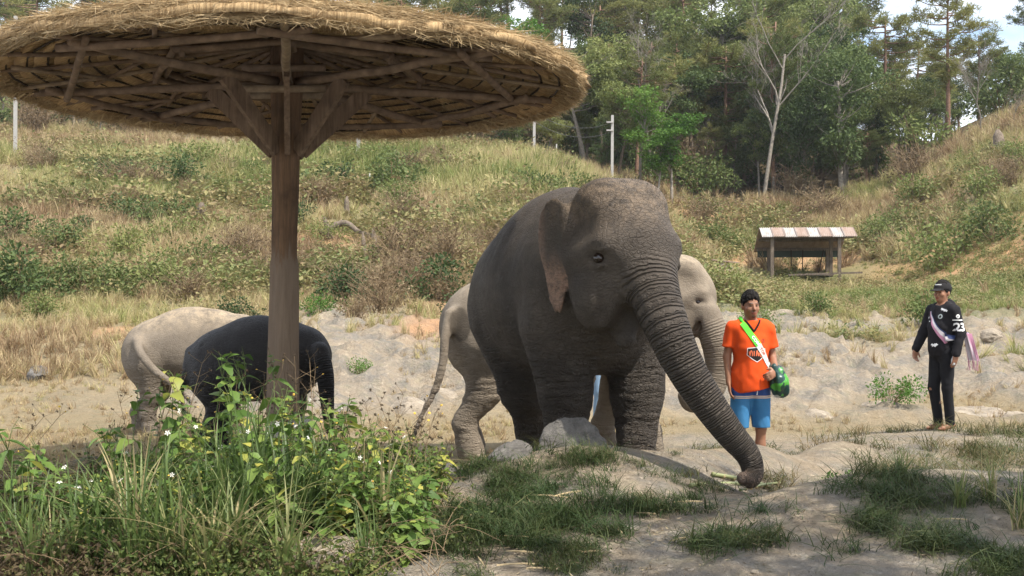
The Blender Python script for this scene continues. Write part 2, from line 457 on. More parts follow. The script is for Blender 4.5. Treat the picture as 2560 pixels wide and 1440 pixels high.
def sdf_mesh(fn, lo, hi, h, block=8):
    lo, hi = np.array(lo, float), np.array(hi, float)
    nb = np.ceil((hi - lo) / (h * block)).astype(int)
    n = nb * block + 1
    bc = np.stack(np.meshgrid(*[np.arange(k) for k in nb], indexing='ij'), -1).reshape(-1, 3)
    cen = lo + (bc + 0.5) * block * h
    dc = fn(np.ascontiguousarray(cen.T, dtype=np.float32))
    keep = np.abs(dc) < block * h * 1.1
    V = np.ones(tuple(n), np.float32)
    for b in bc[dc < 0]:
        V[b[0] * block:(b[0] + 1) * block + 1, b[1] * block:(b[1] + 1) * block + 1, b[2] * block:(b[2] + 1) * block + 1] = -1
    g = np.stack(np.meshgrid(*[np.arange(block + 1)] * 3, indexing='ij'), -1).reshape(-1, 3)
    kb = bc[keep]
    for i in range(0, len(kb), 60):
        idx = (kb[i:i + 60, None, :] * block + g[None]).reshape(-1, 3)
        V[idx[:, 0], idx[:, 1], idx[:, 2]] = fn(np.ascontiguousarray((lo + idx * h).T, dtype=np.float32))
    S = V < 0
    nx, ny, nz = n
    cnt = np.zeros((nx - 1, ny - 1, nz - 1), np.int8)
    for a in (0, 1):
        for b in (0, 1):
            for c in (0, 1):
                cnt += S[a:nx - 1 + a, b:ny - 1 + b, c:nz - 1 + c]
    act = (cnt > 0) & (cnt < 8)
    ci = np.argwhere(act)
    vid = np.full(act.shape, -1, np.int32); vid[act] = np.arange(len(ci))
    acc = np.zeros((len(ci), 3)); num = np.zeros(len(ci))
    cor = [(a, b, c) for a in (0, 1) for b in (0, 1) for c in (0, 1)]
    vals = {c: V[ci[:, 0] + c[0], ci[:, 1] + c[1], ci[:, 2] + c[2]] for c in cor}
    for c in cor:
        for ax in range(3):
            if c[ax]: continue
            e = list(c); e[ax] = 1; e = tuple(e)
            va, vb = vals[c], vals[e]; m = (va < 0) != (vb < 0)
            t = va[m] / (va[m] - vb[m])
            p = np.repeat(np.array([c], float), m.sum(), 0); p[:, ax] = t
            acc[m] += p; num[m] += 1
    verts = lo + (ci + acc / num[:, None]) * h
    F = []
    for ax in range(3):
        sl0 = [slice(1, -1)] * 3; sl1 = [slice(1, -1)] * 3
        sl0[ax] = slice(0, -1); sl1[ax] = slice(1, None)
        a, b = S[tuple(sl0)], S[tuple(sl1)]
        e = np.argwhere(a != b); ins = a[tuple(e.T)]
        off = np.ones(3, int); off[ax] = 0
        e = e + off
        u, w = (ax + 1) % 3, (ax + 2) % 3
        q = []
        for du, dw in ((-1, -1), (0, -1), (0, 0), (-1, 0)):
            k = e.copy(); k[:, u] += du; k[:, w] += dw
            q.append(vid[k[:, 0], k[:, 1], k[:, 2]])
        q = np.stack(q, -1); q[~ins] = q[~ins][:, ::-1]
        F.append(q[(q >= 0).all(1)])
    return verts, np.concatenate(F)

def relax(v, f, it=2, k=0.5):
    for _ in range(it):
        s = np.zeros_like(v); c = np.zeros(len(v))
        for i in range(4):
            j = f[:, (i + 1) % 4]; np.add.at(s, f[:, i], v[j]); np.add.at(c, f[:, i], 1)
            np.add.at(s, j, v[f[:, i]]); np.add.at(c, j, 1)
        v = v + k * (s / np.maximum(c, 1)[:, None] - v)
    return v

def normals(v, f):
    n = np.cross(v[f[:, 2]] - v[f[:, 0]], v[f[:, 3]] - v[f[:, 1]])
    o = np.zeros_like(v)
    for i in range(4): np.add.at(o, f[:, i], n)
    return o / (np.linalg.norm(o, axis=1)[:, None] + 1e-12)
# ---------------------------------------------------------------- elephants
def rotm(yaw=0, pitch=0, roll=0):
    return np.array((Matrix.Rotation(yaw, 3, 'Z') @ Matrix.Rotation(pitch, 3, 'Y') @ Matrix.Rotation(roll, 3, 'X')), np.float32)

def skin_material(name, dark, light, pinkc=(.27, .165, .115), dustc=(.40, .31, .22), rough=.55, spec=.4, wet=0.0, bumpk=1.0):
    m, t = new_mat(name); o = t.obj()
    big, mid = t.noise(o, 2.3, 5, .6), t.noise(o, 9, 5, .65)
    fine = t.noise(o, 70, 4, .6)
    c = t.mix(t.ramp(big, (.32, 0), (.68, 1)), dark, light)
    c = t.mix(t.ramp(mid, (.35, .0), (.75, .55)), c, tuple(x * .62 for x in dark))
    dust = t.attr('dust').outputs['Fac']; pink = t.attr('pink').outputs['Fac']; ring = t.attr('ring').outputs['Fac']; rm = t.attr('ringmask').outputs['Fac']
    dark_patch = t.attr('dark_patch').outputs['Fac']
    dm = t.m('MULTIPLY', dust, t.ramp(t.noise(o, 14, 6, .75), (.38, 0), (.62, 1)))
    c = t.mix(dm, c, dustc)
    pm = t.m('MULTIPLY', pink, t.ramp(t.noise(o, 26, 5, .7), (.36, .25), (.55, 1)), clamp=True)
    c = t.mix(pm, c, pinkc)
    c = t.mix(t.m('MULTIPLY', dark_patch, .75), c, tuple(x * .3 for x in dark))  # ragged patch of the hide mixed towards a darker tone
    # hide: fine crackle, folds round the legs and neck, rings along the trunk
    warp = t.n('ShaderNodeVectorMath', {0: o, 1: t.n('ShaderNodeVectorMath', {0: t.n('ShaderNodeTexNoise', {'Vector': o, 'Scale': 5.0, 'Detail': 3.0}).outputs['Color'], 'Scale': .10}, operation='SCALE').outputs[0]}, operation='ADD').outputs[0]
    v1 = t.voro(t.map(warp, (1, 1, 1.5)), 44, 'DISTANCE_TO_EDGE')
    v2 = t.voro(t.map(warp, (1, 1, 1.9)), 22, 'DISTANCE_TO_EDGE')
    cr = t.m('ADD', t.m('MULTIPLY', t.ramp(v1, (0, 0), (.16, 1)), .22), t.m('MULTIPLY', t.ramp(v2, (0, 0), (.09, 1)), .8))
    fold = t.attr('fold').outputs['Fac']
    fw = t.noise(t.map(warp, (4.5, 4.5, 26)), 1.0, 3, .6)
    fd = t.m('MULTIPLY', t.m('MULTIPLY', t.ramp(fw, (.38, 0), (.56, 1)), fold), 1.5)
    saw = t.m('SINE', t.m('MULTIPLY', t.m('ADD', ring, t.m('MULTIPLY', mid, 1.3)), 6.2832))
    rg = t.m('MULTIPLY', t.m('POWER', t.m('ABSOLUTE', t.m('MULTIPLY_ADD', saw, .5, .5)), .55), rm)
    crk = t.m('MULTIPLY', cr, t.m('MULTIPLY', t.m('SUBTRACT', 1.0, t.m('MULTIPLY', rm, .7)), t.m('MULTIPLY_ADD', fold, .75, .20)))
    h = t.m('ADD', t.m('ADD', crk, fd), t.m('ADD', t.m('MULTIPLY', rg, .85), t.m('MULTIPLY', fine, .25)))
    groove = t.m('MULTIPLY', t.m('SUBTRACT', 1.0, rg), rm)
    c = t.mix(t.m('MULTIPLY', t.ramp(groove, (.45, 0), (.95, .22)), 1.0), c, tuple(x * .35 for x in dark))
    rr = t.m('ADD', rough, t.m('MULTIPLY', t.m('SUBTRACT', mid, .5), .35))
    t.out(c, rr, t.bump(h, 1.0 * bumpk, .030), spec)
    return m

def make_elephant(P, voxel):
    """P: measures of one animal in its own frame (x forward, y its left, z up, origin on the ground between the forefeet)."""
    S = P.get('S', 1.0)                       # overall size; 1 = about 2.4 m at the shoulder
    L, Wd = P.get('len', 1.0), P.get('wid', 1.0)
    hc = np.array(P['head']) ; Mh = rotm(P.get('hyaw', 0), P.get('hpitch', 0), P.get('hroll', 0))
    hs = P.get('hscale', 1.0)
    def H(x, y, z): return hc + Mh @ (np.array([x, y, z]) * hs)
    trunk = np.array(P['trunk']); tr = np.array(P['trunk_r'])
    TP = catmull(trunk, 34); TR = np.interp(np.linspace(0, 1, 34), np.linspace(0, 1, len(tr)), tr)
    tail = catmull(P['tail'], 14); tailr = np.interp(np.linspace(0, 1, 14), [0, .15, 1], P.get('tail_r', [.075, .05, .02]))
    EAR = np.array([-.15, .345, .07])
    def ear(ep, s):
        u = sd_ell(ep, (-.17, s * .01, .03), (.205, .030, .30))
        u = smin(u, sd_ell(ep, (-.18, s * .005, -.24), (.11, .026, .28)), .05)
        return smin(u, sd_cone(ep, (-.02, 0, .20), (-.02, 0, -.12), .05, .05), .06)
    def fn(p):
        q = p / S
        d = sd_ell(q, (-.82 * L, 0, 1.63), (1.10 * L, .655 * Wd, .67))
        d = smin(d, sd_ell(q, (-.62 * L, 0, 1.86), (.88 * L, .46 * Wd, .62)), .25)
        d = smin(d, sd_ell(q, (-.03, 0, 1.68), (.48, .48 * Wd, .66)), .28)
        d = smin(d, sd_ell(q, (-1.52 * L, 0, 1.52), (.46, .52 * Wd, .60)), .28)
        d = smin(d, sd_cone(q, (.05, 0, 1.72), hc / S * .55 + np.array([.12, 0, .80]), .50, .40), .25)
        for leg in P['legs']:
            k = leg[0]
            if k == 'f':
                _, sy, fx, fy, kx = leg[:5]; ky = leg[5] if len(leg) > 5 else sy * .33
                d = smin(d, sd_cone(q, (-.02, sy * .34 * Wd, 1.35), (-.02 + kx, ky * Wd, .86), .275, .185), .10)
                d = smin(d, sd_cone(q, (-.02 + kx, ky * Wd, .86), (fx, fy, .32), .180, .138), .12)
                d = smin(d, sd_cone(q, (fx, fy, .34), (fx + .02, fy, .07), .140, .168), .06)
            else:
                _, sy, fx, fy, kx = leg[:5]; ty = leg[5] if len(leg) > 5 else .31 * sy
                hx = -1.42 * L
                d = smin(d, sd_cone(q, (hx, ty * Wd, 1.35), (hx + kx, ty * Wd, .82), .375, .195), .18)
                d = smin(d, sd_cone(q, (hx + kx, ty * Wd, .84), (fx - .06, fy, .42), .190, .132), .14)
                d = smin(d, sd_cone(q, (fx - .06, fy, .42), (fx, fy, .14), .132, .142), .08)
                d = smin(d, sd_cone(q, (fx, fy, .20), (fx + .03, fy, .065), .144, .165), .06)
        # head
        hp = to_frame(p, hc, Mh, hs)
        e = sd_ell(hp, (-.06, 0, .10), (.36, .36, .40))
        for s in (-1, 1):
            e = smin(e, sd_ell(hp, (-.06, s * .14, .30), (.23, .20, .20)), .12)
            e = smin(e, sd_ell(hp, (.03, s * .205, -.32), (.22, .165, .25)), .11)
            e = smin(e, sd_ell(hp, (.17, s * .255, .055), (.13, .085, .07)), .10)
            e = smax(e, -sd_ell(hp, (.02, s * .43, .20), (.18, .12, .15)), .10)
            e = smin(e, sd_cone(hp, (.14, s * .30, -.02), (-.10, s * .335, -.06), .05, .05), .08)        # cheekbone
        e = smin(e, sd_ell(hp, (.16, 0, -.02), (.24, .26, .30)), .15)
        e = smin(e, sd_cone(hp, (-.02, 0, -.42), (.10, 0, -.62), .17, .07), .10)
        for s in (-1, 1):
            e = smax(e, -sd_ell(hp, (.240, s * .340, -.04), (.095, .065, .065)), .05)     # eye socket
            e = smin(e, sd_ell(hp, (.195, s * .298, -.098), (.085, .026, .020)), .025)        # lower lid
            e = smin(e, sd_ell(hp, (.20, s * .302, .012), (.09, .034, .018)), .025)         # upper lid
        d = smin(d, e, .16)
        d = smin(d, sd_chain(p, TP, TR), .10 * hs)
        for s in (-1, 1):
            d = smax(d, -hs * sd_cone(hp, (.30, s * .285, -.16), (.20, s * .275, -.46), .030, .045), .07)   # fold between cheek and trunk
        # ears
        for s in P.get('ears', (-1, 1)):
            Me = rotm(s * (-R(P.get('ear_open', 10))), R(P.get('ear_tip', -8)), 0)
            ep = to_frame(hp, EAR * np.array([1, s, 1]), Me)
            u = ear(ep, s)
            d = smin(d, u * hs, .03)
        d = smin(d, sd_chain(p, tail, tailr), .08)
        return d
    pts = np.concatenate([TP, tail, [hc * 1.0 + [0, 0, .55 * S], [-2.15 * L * S, -.85 * S * Wd, -.05], [.5 * S, .85 * S * Wd, 2.55 * S]]])
    lo, hi = pts.min(0) - .28, pts.max(0) + .28
    lo[2] = -.06
    v, f = sdf_mesh(fn, lo, hi, voxel)
    v = relax(v, f, 1, .35)
    nrm = normals(v, f)
    hl = ((v - hc) @ Mh) / hs
    # trunk parameter
    best = np.full(len(v), 9.9); par = np.zeros(len(v)); arc = np.concatenate([[0], np.cumsum(np.linalg.norm(np.diff(TP, axis=0), axis=1))])
    for i in range(len(TP) - 1):
        a, b = TP[i], TP[i + 1]; dd = b - a; t = np.clip(((v - a) @ dd) / (dd @ dd), 0, 1)
        q = np.linalg.norm(v - a - t[:, None] * dd, axis=1) - (TR[i] + (TR[i + 1] - TR[i]) * t)
        m = q < best; best[m] = q[m]; par[m] = arc[i] + t[m] * (arc[i + 1] - arc[i])
    rm = (1 - sstep(.015, .09, best)) * sstep(arc[-1] * .03, arc[-1] * .12, par)
    per = np.interp(par / arc[-1], [0, 1], [.033, .019]) * S ** .5
    ring = par / np.maximum(per, .01)
    head_zone = 1 - sstep(.55, .75, np.linalg.norm(hl, axis=1))
    z = v[:, 2] / S
    fold = (1 - sstep(.85, 1.25, z)) * (1 - rm) + .35 * (1 - head_zone) * (1 - sstep(1.0, 1.8, z))
    fold = np.clip(fold, 0, 1) * (1 - rm)
    if P.get('folds', 1):
        v = v + nrm * (0.022 * S * (.35 - np.abs(fbm(v * [2.2, 2.2, 6.5], 1.7, 3))) * fold)[:, None] + nrm * (0.013 * S * (.3 - np.abs(fbm(v * [3.5, 2.5, 1.1], 1.5, 3))) * (1 - head_zone) * (1 - rm))[:, None] + nrm * (0.006 * S * fbm(v, 4.5, 3))[:, None]
    pink = np.zeros(len(v))
    for s in (-1, 1):
        Me = rotm(s * (-R(P.get('ear_open', 10))), R(P.get('ear_tip', -8)), 0)
        ep = (hl - EAR * np.array([1, s, 1])) @ Me
        on = (ear(ep.T, s) < .022) & (ep[:, 0] < -.03) & (s * ep[:, 1] > -.006)
        edge = np.clip(sstep(.20, .38, -ep[:, 0]) + sstep(.02, .30, -ep[:, 2] + .12 * fbm(ep, 6, 3)), 0, 1)
        pink = np.maximum(pink, on * edge * P.get('pink', 0.0))
    pink = np.maximum(pink, P.get('trunk_pink', 0) * (1 - sstep(.02, .1, best)) * sstep(arc[-1] * .88, arc[-1], par))
    dust = P.get('dust', 0.0) * np.clip(sstep(.25, .9, nrm[:, 2]) * sstep(1.7, 2.2, z), 0, 1) + P.get('headdust', 0) * head_zone * sstep(.05, .42, hl[:, 2])
    dark_patch = np.zeros(len(v))
    for c, r in P.get('dark_patch', []):
        dark_patch = np.maximum(dark_patch, 1 - sstep(.75, 1.0, np.linalg.norm((v - np.array(c)) / np.array(r), axis=1) + .45 * fbm(v, 7, 3)))
    me = make_mesh('body', v, f, P['mat'], True, {'ring': ring, 'ringmask': rm, 'fold': fold, 'pink': pink, 'dust': np.clip(dust, 0, 1), 'dark_patch': dark_patch})
    root = empty(P.get('name', 'elephant'), P['loc'], P['rz'])
    body = link('body', me, root)
    # eyes
    for s in P.get('eyes', (-1, 1)):
        mb = MB(); c = H(.195, s * .292, -.045); n = 14
        u = np.linspace(0, math.pi, 9); a = np.linspace(0, 2 * math.pi, n, endpoint=False)
        vv = np.array([[math.sin(x) * math.cos(y), math.sin(x) * math.sin(y), math.cos(x)] for x in u for y in a]) * .040 * hs
        ff = [[i * n + j, i * n + (j + 1) % n, (i + 1) * n + (j + 1) % n, (i + 1) * n + j] for i in range(8) for j in range(n)]
        mb.add(vv + c, ff); mb.build('eye', M_EYE, root, True)
    if S > .7:
        for leg in P['legs']:
            for a in (-48, -16, 16, 48):
                c = np.array([leg[2] + .022, leg[3], .055]) * S + np.array([math.cos(R(a)), math.sin(R(a)), 0]) * .158 * S
                link('toenail', NAIL, root, c, (0, R(-12), R(a)), S)
    # bristle on the crown and tuft at the end of the tail
    if P.get('hair', 0):
        sel = np.where((head_zone > .5) & (nrm[:, 2] > .15) & (hl[:, 2] > .30))[0]
        sel = rng.choice(sel, min(P['hair'], len(sel)))
        tip = v[sel] + (nrm[sel] + rng.normal(0, .35, (len(sel), 3)) + [-.1, 0, .25]) * (rng.uniform(.012, .035, len(sel)) * S)[:, None]
        sd = np.cross(nrm[sel], rng.normal(0, 1, (len(sel), 3))); sd /= np.linalg.norm(sd, axis=1)[:, None]
        hv = np.concatenate([v[sel] - sd * .0008, v[sel] + sd * .0008, tip]); k = len(sel); i = np.arange(k)
        h = tag(link('head_hair', make_mesh('head_hair', hv, np.stack([i, i + k, i + 2 * k], -1), M_BRISTLE, False), root), kind='stuff')
    if P.get('tuft', 1):
        k = 90; base = tail[-1] + (tail[-4] - tail[-1]) * rng.random((k, 1)) * .9
        dirn = (tail[-1] - tail[-2]); dirn /= np.linalg.norm(dirn)
        tip = base + (dirn + rng.normal(0, .28, (k, 3))) * rng.uniform(.08, .2, (k, 1)) * S
        sd = rng.normal(0, 1, (k, 3)) * .003
        i = np.arange(k)
        tag(link('tail_tuft', make_mesh('tail_tuft', np.concatenate([base - sd, base + sd, tip]), np.stack([i, i + k, i + 2 * k], -1), M_BRISTLE, False), root), kind='stuff')
    return root

def _nail():
    m = MB(); k = 10; u = np.linspace(0, math.pi, 7); a = np.linspace(0, 2 * math.pi, k, endpoint=False)
    m.add(np.array([[math.cos(x) * .018, math.sin(x) * math.cos(y) * .042, math.sin(x) * math.sin(y) * .036] for x in u for y in a]), [[i * k + j, i * k + (j + 1) % k, (i + 1) * k + (j + 1) % k, (i + 1) * k + j] for i in range(6) for j in range(k)])
    return m.mesh('toenail', plain('nail_horn', (.30, .25, .19), .6), True)
NAIL = _nail()
M_EYE = plain('eye_wet', (.016, .009, .006), .12, .6, 0)
M_BRISTLE = plain('bristle', (.03, .025, .02), .6)
M_SKIN_DARK = skin_material('skin_dark_wet', (.046, .036, .028), (.092, .073, .055), rough=.68, spec=.28, dustc=(.17, .125, .085))
M_SKIN_TAN = skin_material('skin_dusty_tan', (.175, .142, .108), (.255, .212, .162), dustc=(.35, .285, .205), rough=.85, spec=.15, bumpk=.5)
M_SKIN_TAN2 = skin_material('skin_dusty_grey', (.155, .128, .10), (.235, .195, .15), dustc=(.36, .285, .195), rough=.85, spec=.15, bumpk=.5)
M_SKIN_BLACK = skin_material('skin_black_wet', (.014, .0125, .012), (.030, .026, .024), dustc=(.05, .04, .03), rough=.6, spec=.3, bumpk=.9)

def frame(loc, rz):
    """world -> animal's own frame"""
    c, s = math.cos(-rz), math.sin(-rz)
    def tr(p):
        q = np.array(p) - np.array(loc)
        return np.array([c * q[0] - s * q[1], s * q[0] + c * q[1], q[2]])
    return tr

# the big dark one in front, walking towards the viewer with its trunk reaching for the cane
loc = np.array([.66, 9.25, 0.0]); rz = R(-90 + 20)
tr = frame(loc, rz)
tw = [(1620, 650, 8.42), (1640, 745, 8.22), (1672, 830, 8.10), (1712, 915, 8.06), (1765, 1000, 8.05), (1822, 1080, 8.05), (1868, 1135, 8.06), (1882, 1178, 8.06), (1874, 1200, 8.02), (1858, 1196, 7.98)]
P = dict(name='elephant', loc=loc, rz=rz, S=1.0, len=.92, wid=1.0, head=(.70, -.12, 1.92), hyaw=R(4), hpitch=R(4),
         trunk=[tr(at(*a)) for a in tw], trunk_r=[.185, .172, .150, .133, .117, .099, .085, .075, .064, .048],
         tail=[(-1.95, 0, 1.7), (-2.05, .05, 1.3), (-2.0, .05, .8)], hair=1500, pink=.85, trunk_pink=.3, headdust=.9, dust=.25,
         legs=[('f', -1, -.02, -.25, .02, -.27), ('f', 1, .10, .28, .03), ('h', -1, -1.34, .00, .10, -.16), ('h', 1, -1.55, .34, -.02)], mat=M_SKIN_DARK)
el = make_elephant(P, .0175)
tag(el, 'big dark grey elephant with pink-edged ear reaching its trunk to the ground', 'elephant')

# the tan one walking behind it
loc = np.array([1.15, 12.05, 0.0]); rz = R(-4)
tr = frame(loc, rz)
tw = [(1765, 790, 11.75), (1788, 850, 11.72), (1796, 915, 11.72), (1786, 972, 11.70), (1755, 1010, 11.66), (1722, 1012, 11.62), (1708, 990, 11.6)]
P = dict(name='elephant', loc=loc, rz=rz, S=.80, len=1.20, wid=1.0, head=(.57, -.06, 1.59), hyaw=R(-9), hpitch=R(6), hscale=.80,
         trunk=[tr(at(*a)) for a in tw], trunk_r=[.150, .145, .125, .10, .078, .064, .056],
         tail=[tr(at(*a)) for a in ((1128, 790, 11.85), (1113, 840, 11.75), (1108, 900, 11.7), (1090, 970, 11.68), (1058, 1030, 11.66), (1040, 1075, 11.66))],
         legs=[('f', -1, .27, -.34, .10), ('f', 1, -.30, .30, -.10), ('h', -1, -1.95, -.36, -.06), ('h', 1, -2.0, .28, -.08)],
         dust=.7, headdust=.4, pink=.5, eyes=(-1, 1), dark_patch=[((-1.62, -.45, 1.34), (.12, .3, .20))], mat=M_SKIN_TAN)
el = make_elephant(P, .0185)
tag(el, 'dusty tan elephant walking behind the dark one, tail hanging', 'elephant')

# two young ones beyond the shelter's post
def scaled(rows, k): return [(a, b, c * k) for a, b, c in rows]
k = .886
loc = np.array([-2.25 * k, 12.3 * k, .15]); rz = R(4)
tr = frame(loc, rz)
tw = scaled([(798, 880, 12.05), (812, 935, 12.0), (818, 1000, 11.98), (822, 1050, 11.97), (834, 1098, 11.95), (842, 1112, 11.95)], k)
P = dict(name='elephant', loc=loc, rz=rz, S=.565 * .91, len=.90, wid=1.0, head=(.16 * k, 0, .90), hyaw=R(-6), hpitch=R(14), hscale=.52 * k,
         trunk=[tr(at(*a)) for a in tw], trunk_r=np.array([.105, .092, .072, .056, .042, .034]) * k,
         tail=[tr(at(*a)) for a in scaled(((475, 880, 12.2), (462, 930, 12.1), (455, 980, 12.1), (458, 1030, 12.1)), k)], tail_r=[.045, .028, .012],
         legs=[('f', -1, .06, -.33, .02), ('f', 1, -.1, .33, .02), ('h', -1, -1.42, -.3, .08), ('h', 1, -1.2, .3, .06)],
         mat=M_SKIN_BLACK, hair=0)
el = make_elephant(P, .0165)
tag(el, 'young black elephant standing in the shade behind the shelter post', 'elephant')

k = .894
loc = np.array([-3.36 * k, 14.1 * k, .14]); rz = R(2)
tr = frame(loc, rz)
P = dict(name='elephant', loc=loc, rz=rz, S=.60 * .905, len=.98, wid=1.05, head=(.22 * k, 0, 1.10 * .9), hyaw=R(0), hpitch=R(10), hscale=.56 * k,
         trunk=np.array([(.40, 0, 1.0), (.52, 0, .80), (.56, 0, .55), (.56, 0, .3), (.60, 0, .12)]) * k, trunk_r=np.array([.11, .10, .075, .055, .04]) * k,
         tail=[tr(at(*a)) for a in scaled(((345, 855, 13.75), (352, 885, 13.5), (385, 925, 13.42), (425, 955, 13.40), (455, 980, 13.40), (470, 1000, 13.4)), k)], tail_r=[.054, .045, .016],
         legs=[('f', -1, .0, -.33, .02), ('f', 1, .1, .33, .02), ('h', -1, -1.36, -.32, .06), ('h', 1, -1.72, .32, .02)],
         dust=1.0, headdust=.6, mat=M_SKIN_TAN2, hair=0)
el = make_elephant(P, .0165)
tag(el, 'young dusty tan elephant standing beyond the young black one', 'elephant')
# ---------------------------------------------------------------- thatched umbrella shelter
def wood_material(name, a, b, grey=None, zswitch=None, bump=.6):
    m, t = new_mat(name); o = t.obj()
    st = t.noise(t.map(o, (14, 14, 1.1)), 2.2, 5, .65); n = t.noise(o, 5, 4)
    fine = t.noise(t.map(o, (30, 30, 1.5)), 4, 3, .7)
    c = t.mix(t.ramp(st, (.35, 0), (.65, 1)), a, b)
    c = t.mix(t.ramp(n, (.45, 0), (.7, .6)), c, tuple(x * .5 for x in a))
    if grey is not None:
        z = t.n('ShaderNodeSeparateXYZ', {'Vector': o}).outputs[2]
        k = t.m('SUBTRACT', t.m('ADD', z, t.m('MULTIPLY', t.m('SUBTRACT', st, .5), .9)), zswitch)
        f = t.ramp(t.m('MULTIPLY_ADD', k, 6.0, .5), (0, 1), (1, 0))
        g = t.mix(t.ramp(st, (.3, 0), (.7, 1)), tuple(x * .75 for x in grey), grey)
        c = t.mix(f, c, g)
    t.out(c, .85, t.bump(t.m('ADD', st, t.m('MULTIPLY', fine, .8)), bump * 1.5, .02), .15)
    return m

def log_mat(name, a, b):
    m, t = new_mat(name); o = t.obj()
    n = t.noise(o, 9, 5, .65); f = t.noise(o, 45, 3, .6)
    c = t.mix(t.ramp(n, (.35, 0), (.68, 1)), a, b)
    t.out(c, .85, t.bump(t.m('ADD', n, t.m('MULTIPLY', f, .5)), .6, .01), .15)
    return m

M_POST = wood_material('post_timber', (.085, .05, .028), (.17, .10, .055), (.215, .155, .108), 1.92)
M_LOG = log_mat('log_brown', (.10, .068, .045), (.22, .15, .098))
M_LOGL = log_mat('log_peeled', (.15, .105, .065), (.27, .20, .13))
M_BOARD = wood_material('board_timber', (.12, .078, .05), (.23, .155, .10))
M_BATTEN = log_mat('batten_dark', (.022, .015, .010), (.045, .03, .02))
M_CONC = plain('footing_concrete', (.36, .33, .29), .9, .2, .35, 7, .8)

def straw_material(name, lo, hi, ang=True):
    m, t = new_mat(name)
    r = t.attr('tint').outputs['Fac']; o = t.obj()
    n = t.noise(o, 3.0, 3); f = t.noise(o, 60, 3)
    c = t.mix(r, lo, hi); c = t.mix(t.ramp(n, (.3, 0), (.7, .5)), c, tuple(x * .6 for x in lo))
    c = t.mix(t.m('MULTIPLY', f, .35), c, tuple(x * .4 for x in lo))
    t.leaf(c, .7, .18, .2)
    return m
M_STRAW = straw_material('straw_blades', (.34, .23, .115), (.74, .57, .33))
def thatch_material():
    m, t = new_mat('thatch_course'); uv = t.attr('polar')
    st = t.noise(t.map(uv.outputs['Vector'], (800, 6, 1)), 1.0, 4, .7); n = t.noise(t.map(uv.outputs['Vector'], (30, 12, 1)), 1.0, 4)
    c = t.mix(t.ramp(st, (.3, 0), (.72, 1)), (.20, .125, .06), (.66, .47, .255))
    c = t.mix(t.ramp(n, (.4, 0), (.7, .55)), c, (.16, .10, .05))
    t.out(c, .9, t.bump(st, .9, .02), .1)
    return m
M_THATCH = thatch_material()

KS = .88
SX, SY = -1.87 * KS, 10.0 * KS
shelter = empty('thatched_shelter', (SX, SY, CAM_Z * (1 - KS)), 0, KS)
tag(shelter, 'round thatched umbrella shelter on a single thick wooden post', 'shelter')
RR, ZR, RISE, TILT, RX = 2.40, 3.335, .42, .028, .05
def zu(r): return ZR + RISE * (1 - (np.asarray(r) / RR) ** 1.12)

# post: an adzed log, not quite square
n = 26; rings = []
zz = np.linspace(-.35, 3.86, 60)
mb = MB()
a = np.arange(n) / n * 2 * math.pi
pv = []
for z in zz:
    lean = -.05 * (1 - z / 4)
    rad = (.108 + .010 * math.sin(z * 2.1 + .6) + (.012 if z < 1.9 else 0)) * (1 + .10 * np.abs(np.cos(2 * a)) ** 3)
    rad = rad * (1 + .09 * vnoise(np.stack([np.cos(a) * 1.5, np.sin(a) * 1.5, np.full(n, z * 2.0)], -1)) + .06 * vnoise(np.stack([np.cos(a) * 5, np.sin(a) * 5, np.full(n, z * 1.2)], -1)))
    pv.append(np.stack([lean + rad * np.cos(a), rad * np.sin(a), np.full(n, z)], -1))
mb.add(np.concatenate(pv), [[i * n + j, i * n + (j + 1) % n, (i + 1) * n + (j + 1) % n, (i + 1) * n + j] for i in range(len(zz) - 1) for j in range(n)] + [list(range(n))[::-1], [(len(zz) - 1) * n + j for j in range(n)]])
mb.build('post', M_POST, shelter, True)
v, f = sdf_mesh(lambda p: np.maximum(np.maximum(np.abs(p[0] - .02) - .15, np.abs(p[1]) - .16), np.abs(p[2] - .10) - .46) - .02 + .012 * vnoise(p.T, 6).astype(np.float32), (-.3, -.3, -.4), (.3, .3, .8), .02)
link('footing', make_mesh('footing', relax(v, f, 1), f, M_CONC), shelter)

def log(name, a, b, r0, r1=None, mat=None, seg=6, sag=0.0, n=9):
    a, b = np.array(a, float), np.array(b, float); t = np.linspace(0, 1, seg + 1)[:, None]
    p = a + (b - a) * t
    p = p + rng.normal(0, .005, p.shape) * np.sin(t * math.pi) - np.array([0, 0, sag]) * np.sin(t * math.pi)
    r = (r0 + ((r1 or r0) - r0) * t[:, 0]) * rng.uniform(.97, 1.03, seg + 1)
    m = MB(); m.tube(p, r, n, True, .06)
    return m.build(name, mat or M_LOG, shelter, True)

def pol(deg, r, z): return np.array([math.cos(R(deg)) * r, math.sin(R(deg)) * r, z - TILT * math.sin(R(deg)) * r])
SPOKES = [(-80, 2.34), (-37, 2.22), (14, 2.28), (59, 2.2), (100, 2.2), (138, 2.25), (174, 2.45), (233, 2.03)]
for i, (dg, L) in enumerate(SPOKES):
    mt = M_LOGL if i == 0 else M_LOG
    log('spoke', pol(dg, .10, 3.37), pol(dg, L, 3.335 if i else 3.36), .038, .031, mt, sag=.01)
    # knee brace: a pair of sawn boards
    m = MB(); m.bar(pol(dg, .11, 2.80), pol(dg, .66, 3.33), .045, .13); m.build('knee_brace', M_BOARD, shelter)
    # king strut and rafters
    log('strut', pol(dg + 3, 1.12, 3.38), pol(dg + 3, 1.12, float(zu(1.12)) - .07), .024, .022, seg=3)
log('spoke', pol(-79, 1.35, 3.46), pol(-78, 2.36, 3.44), .035, .03, M_LOGL)
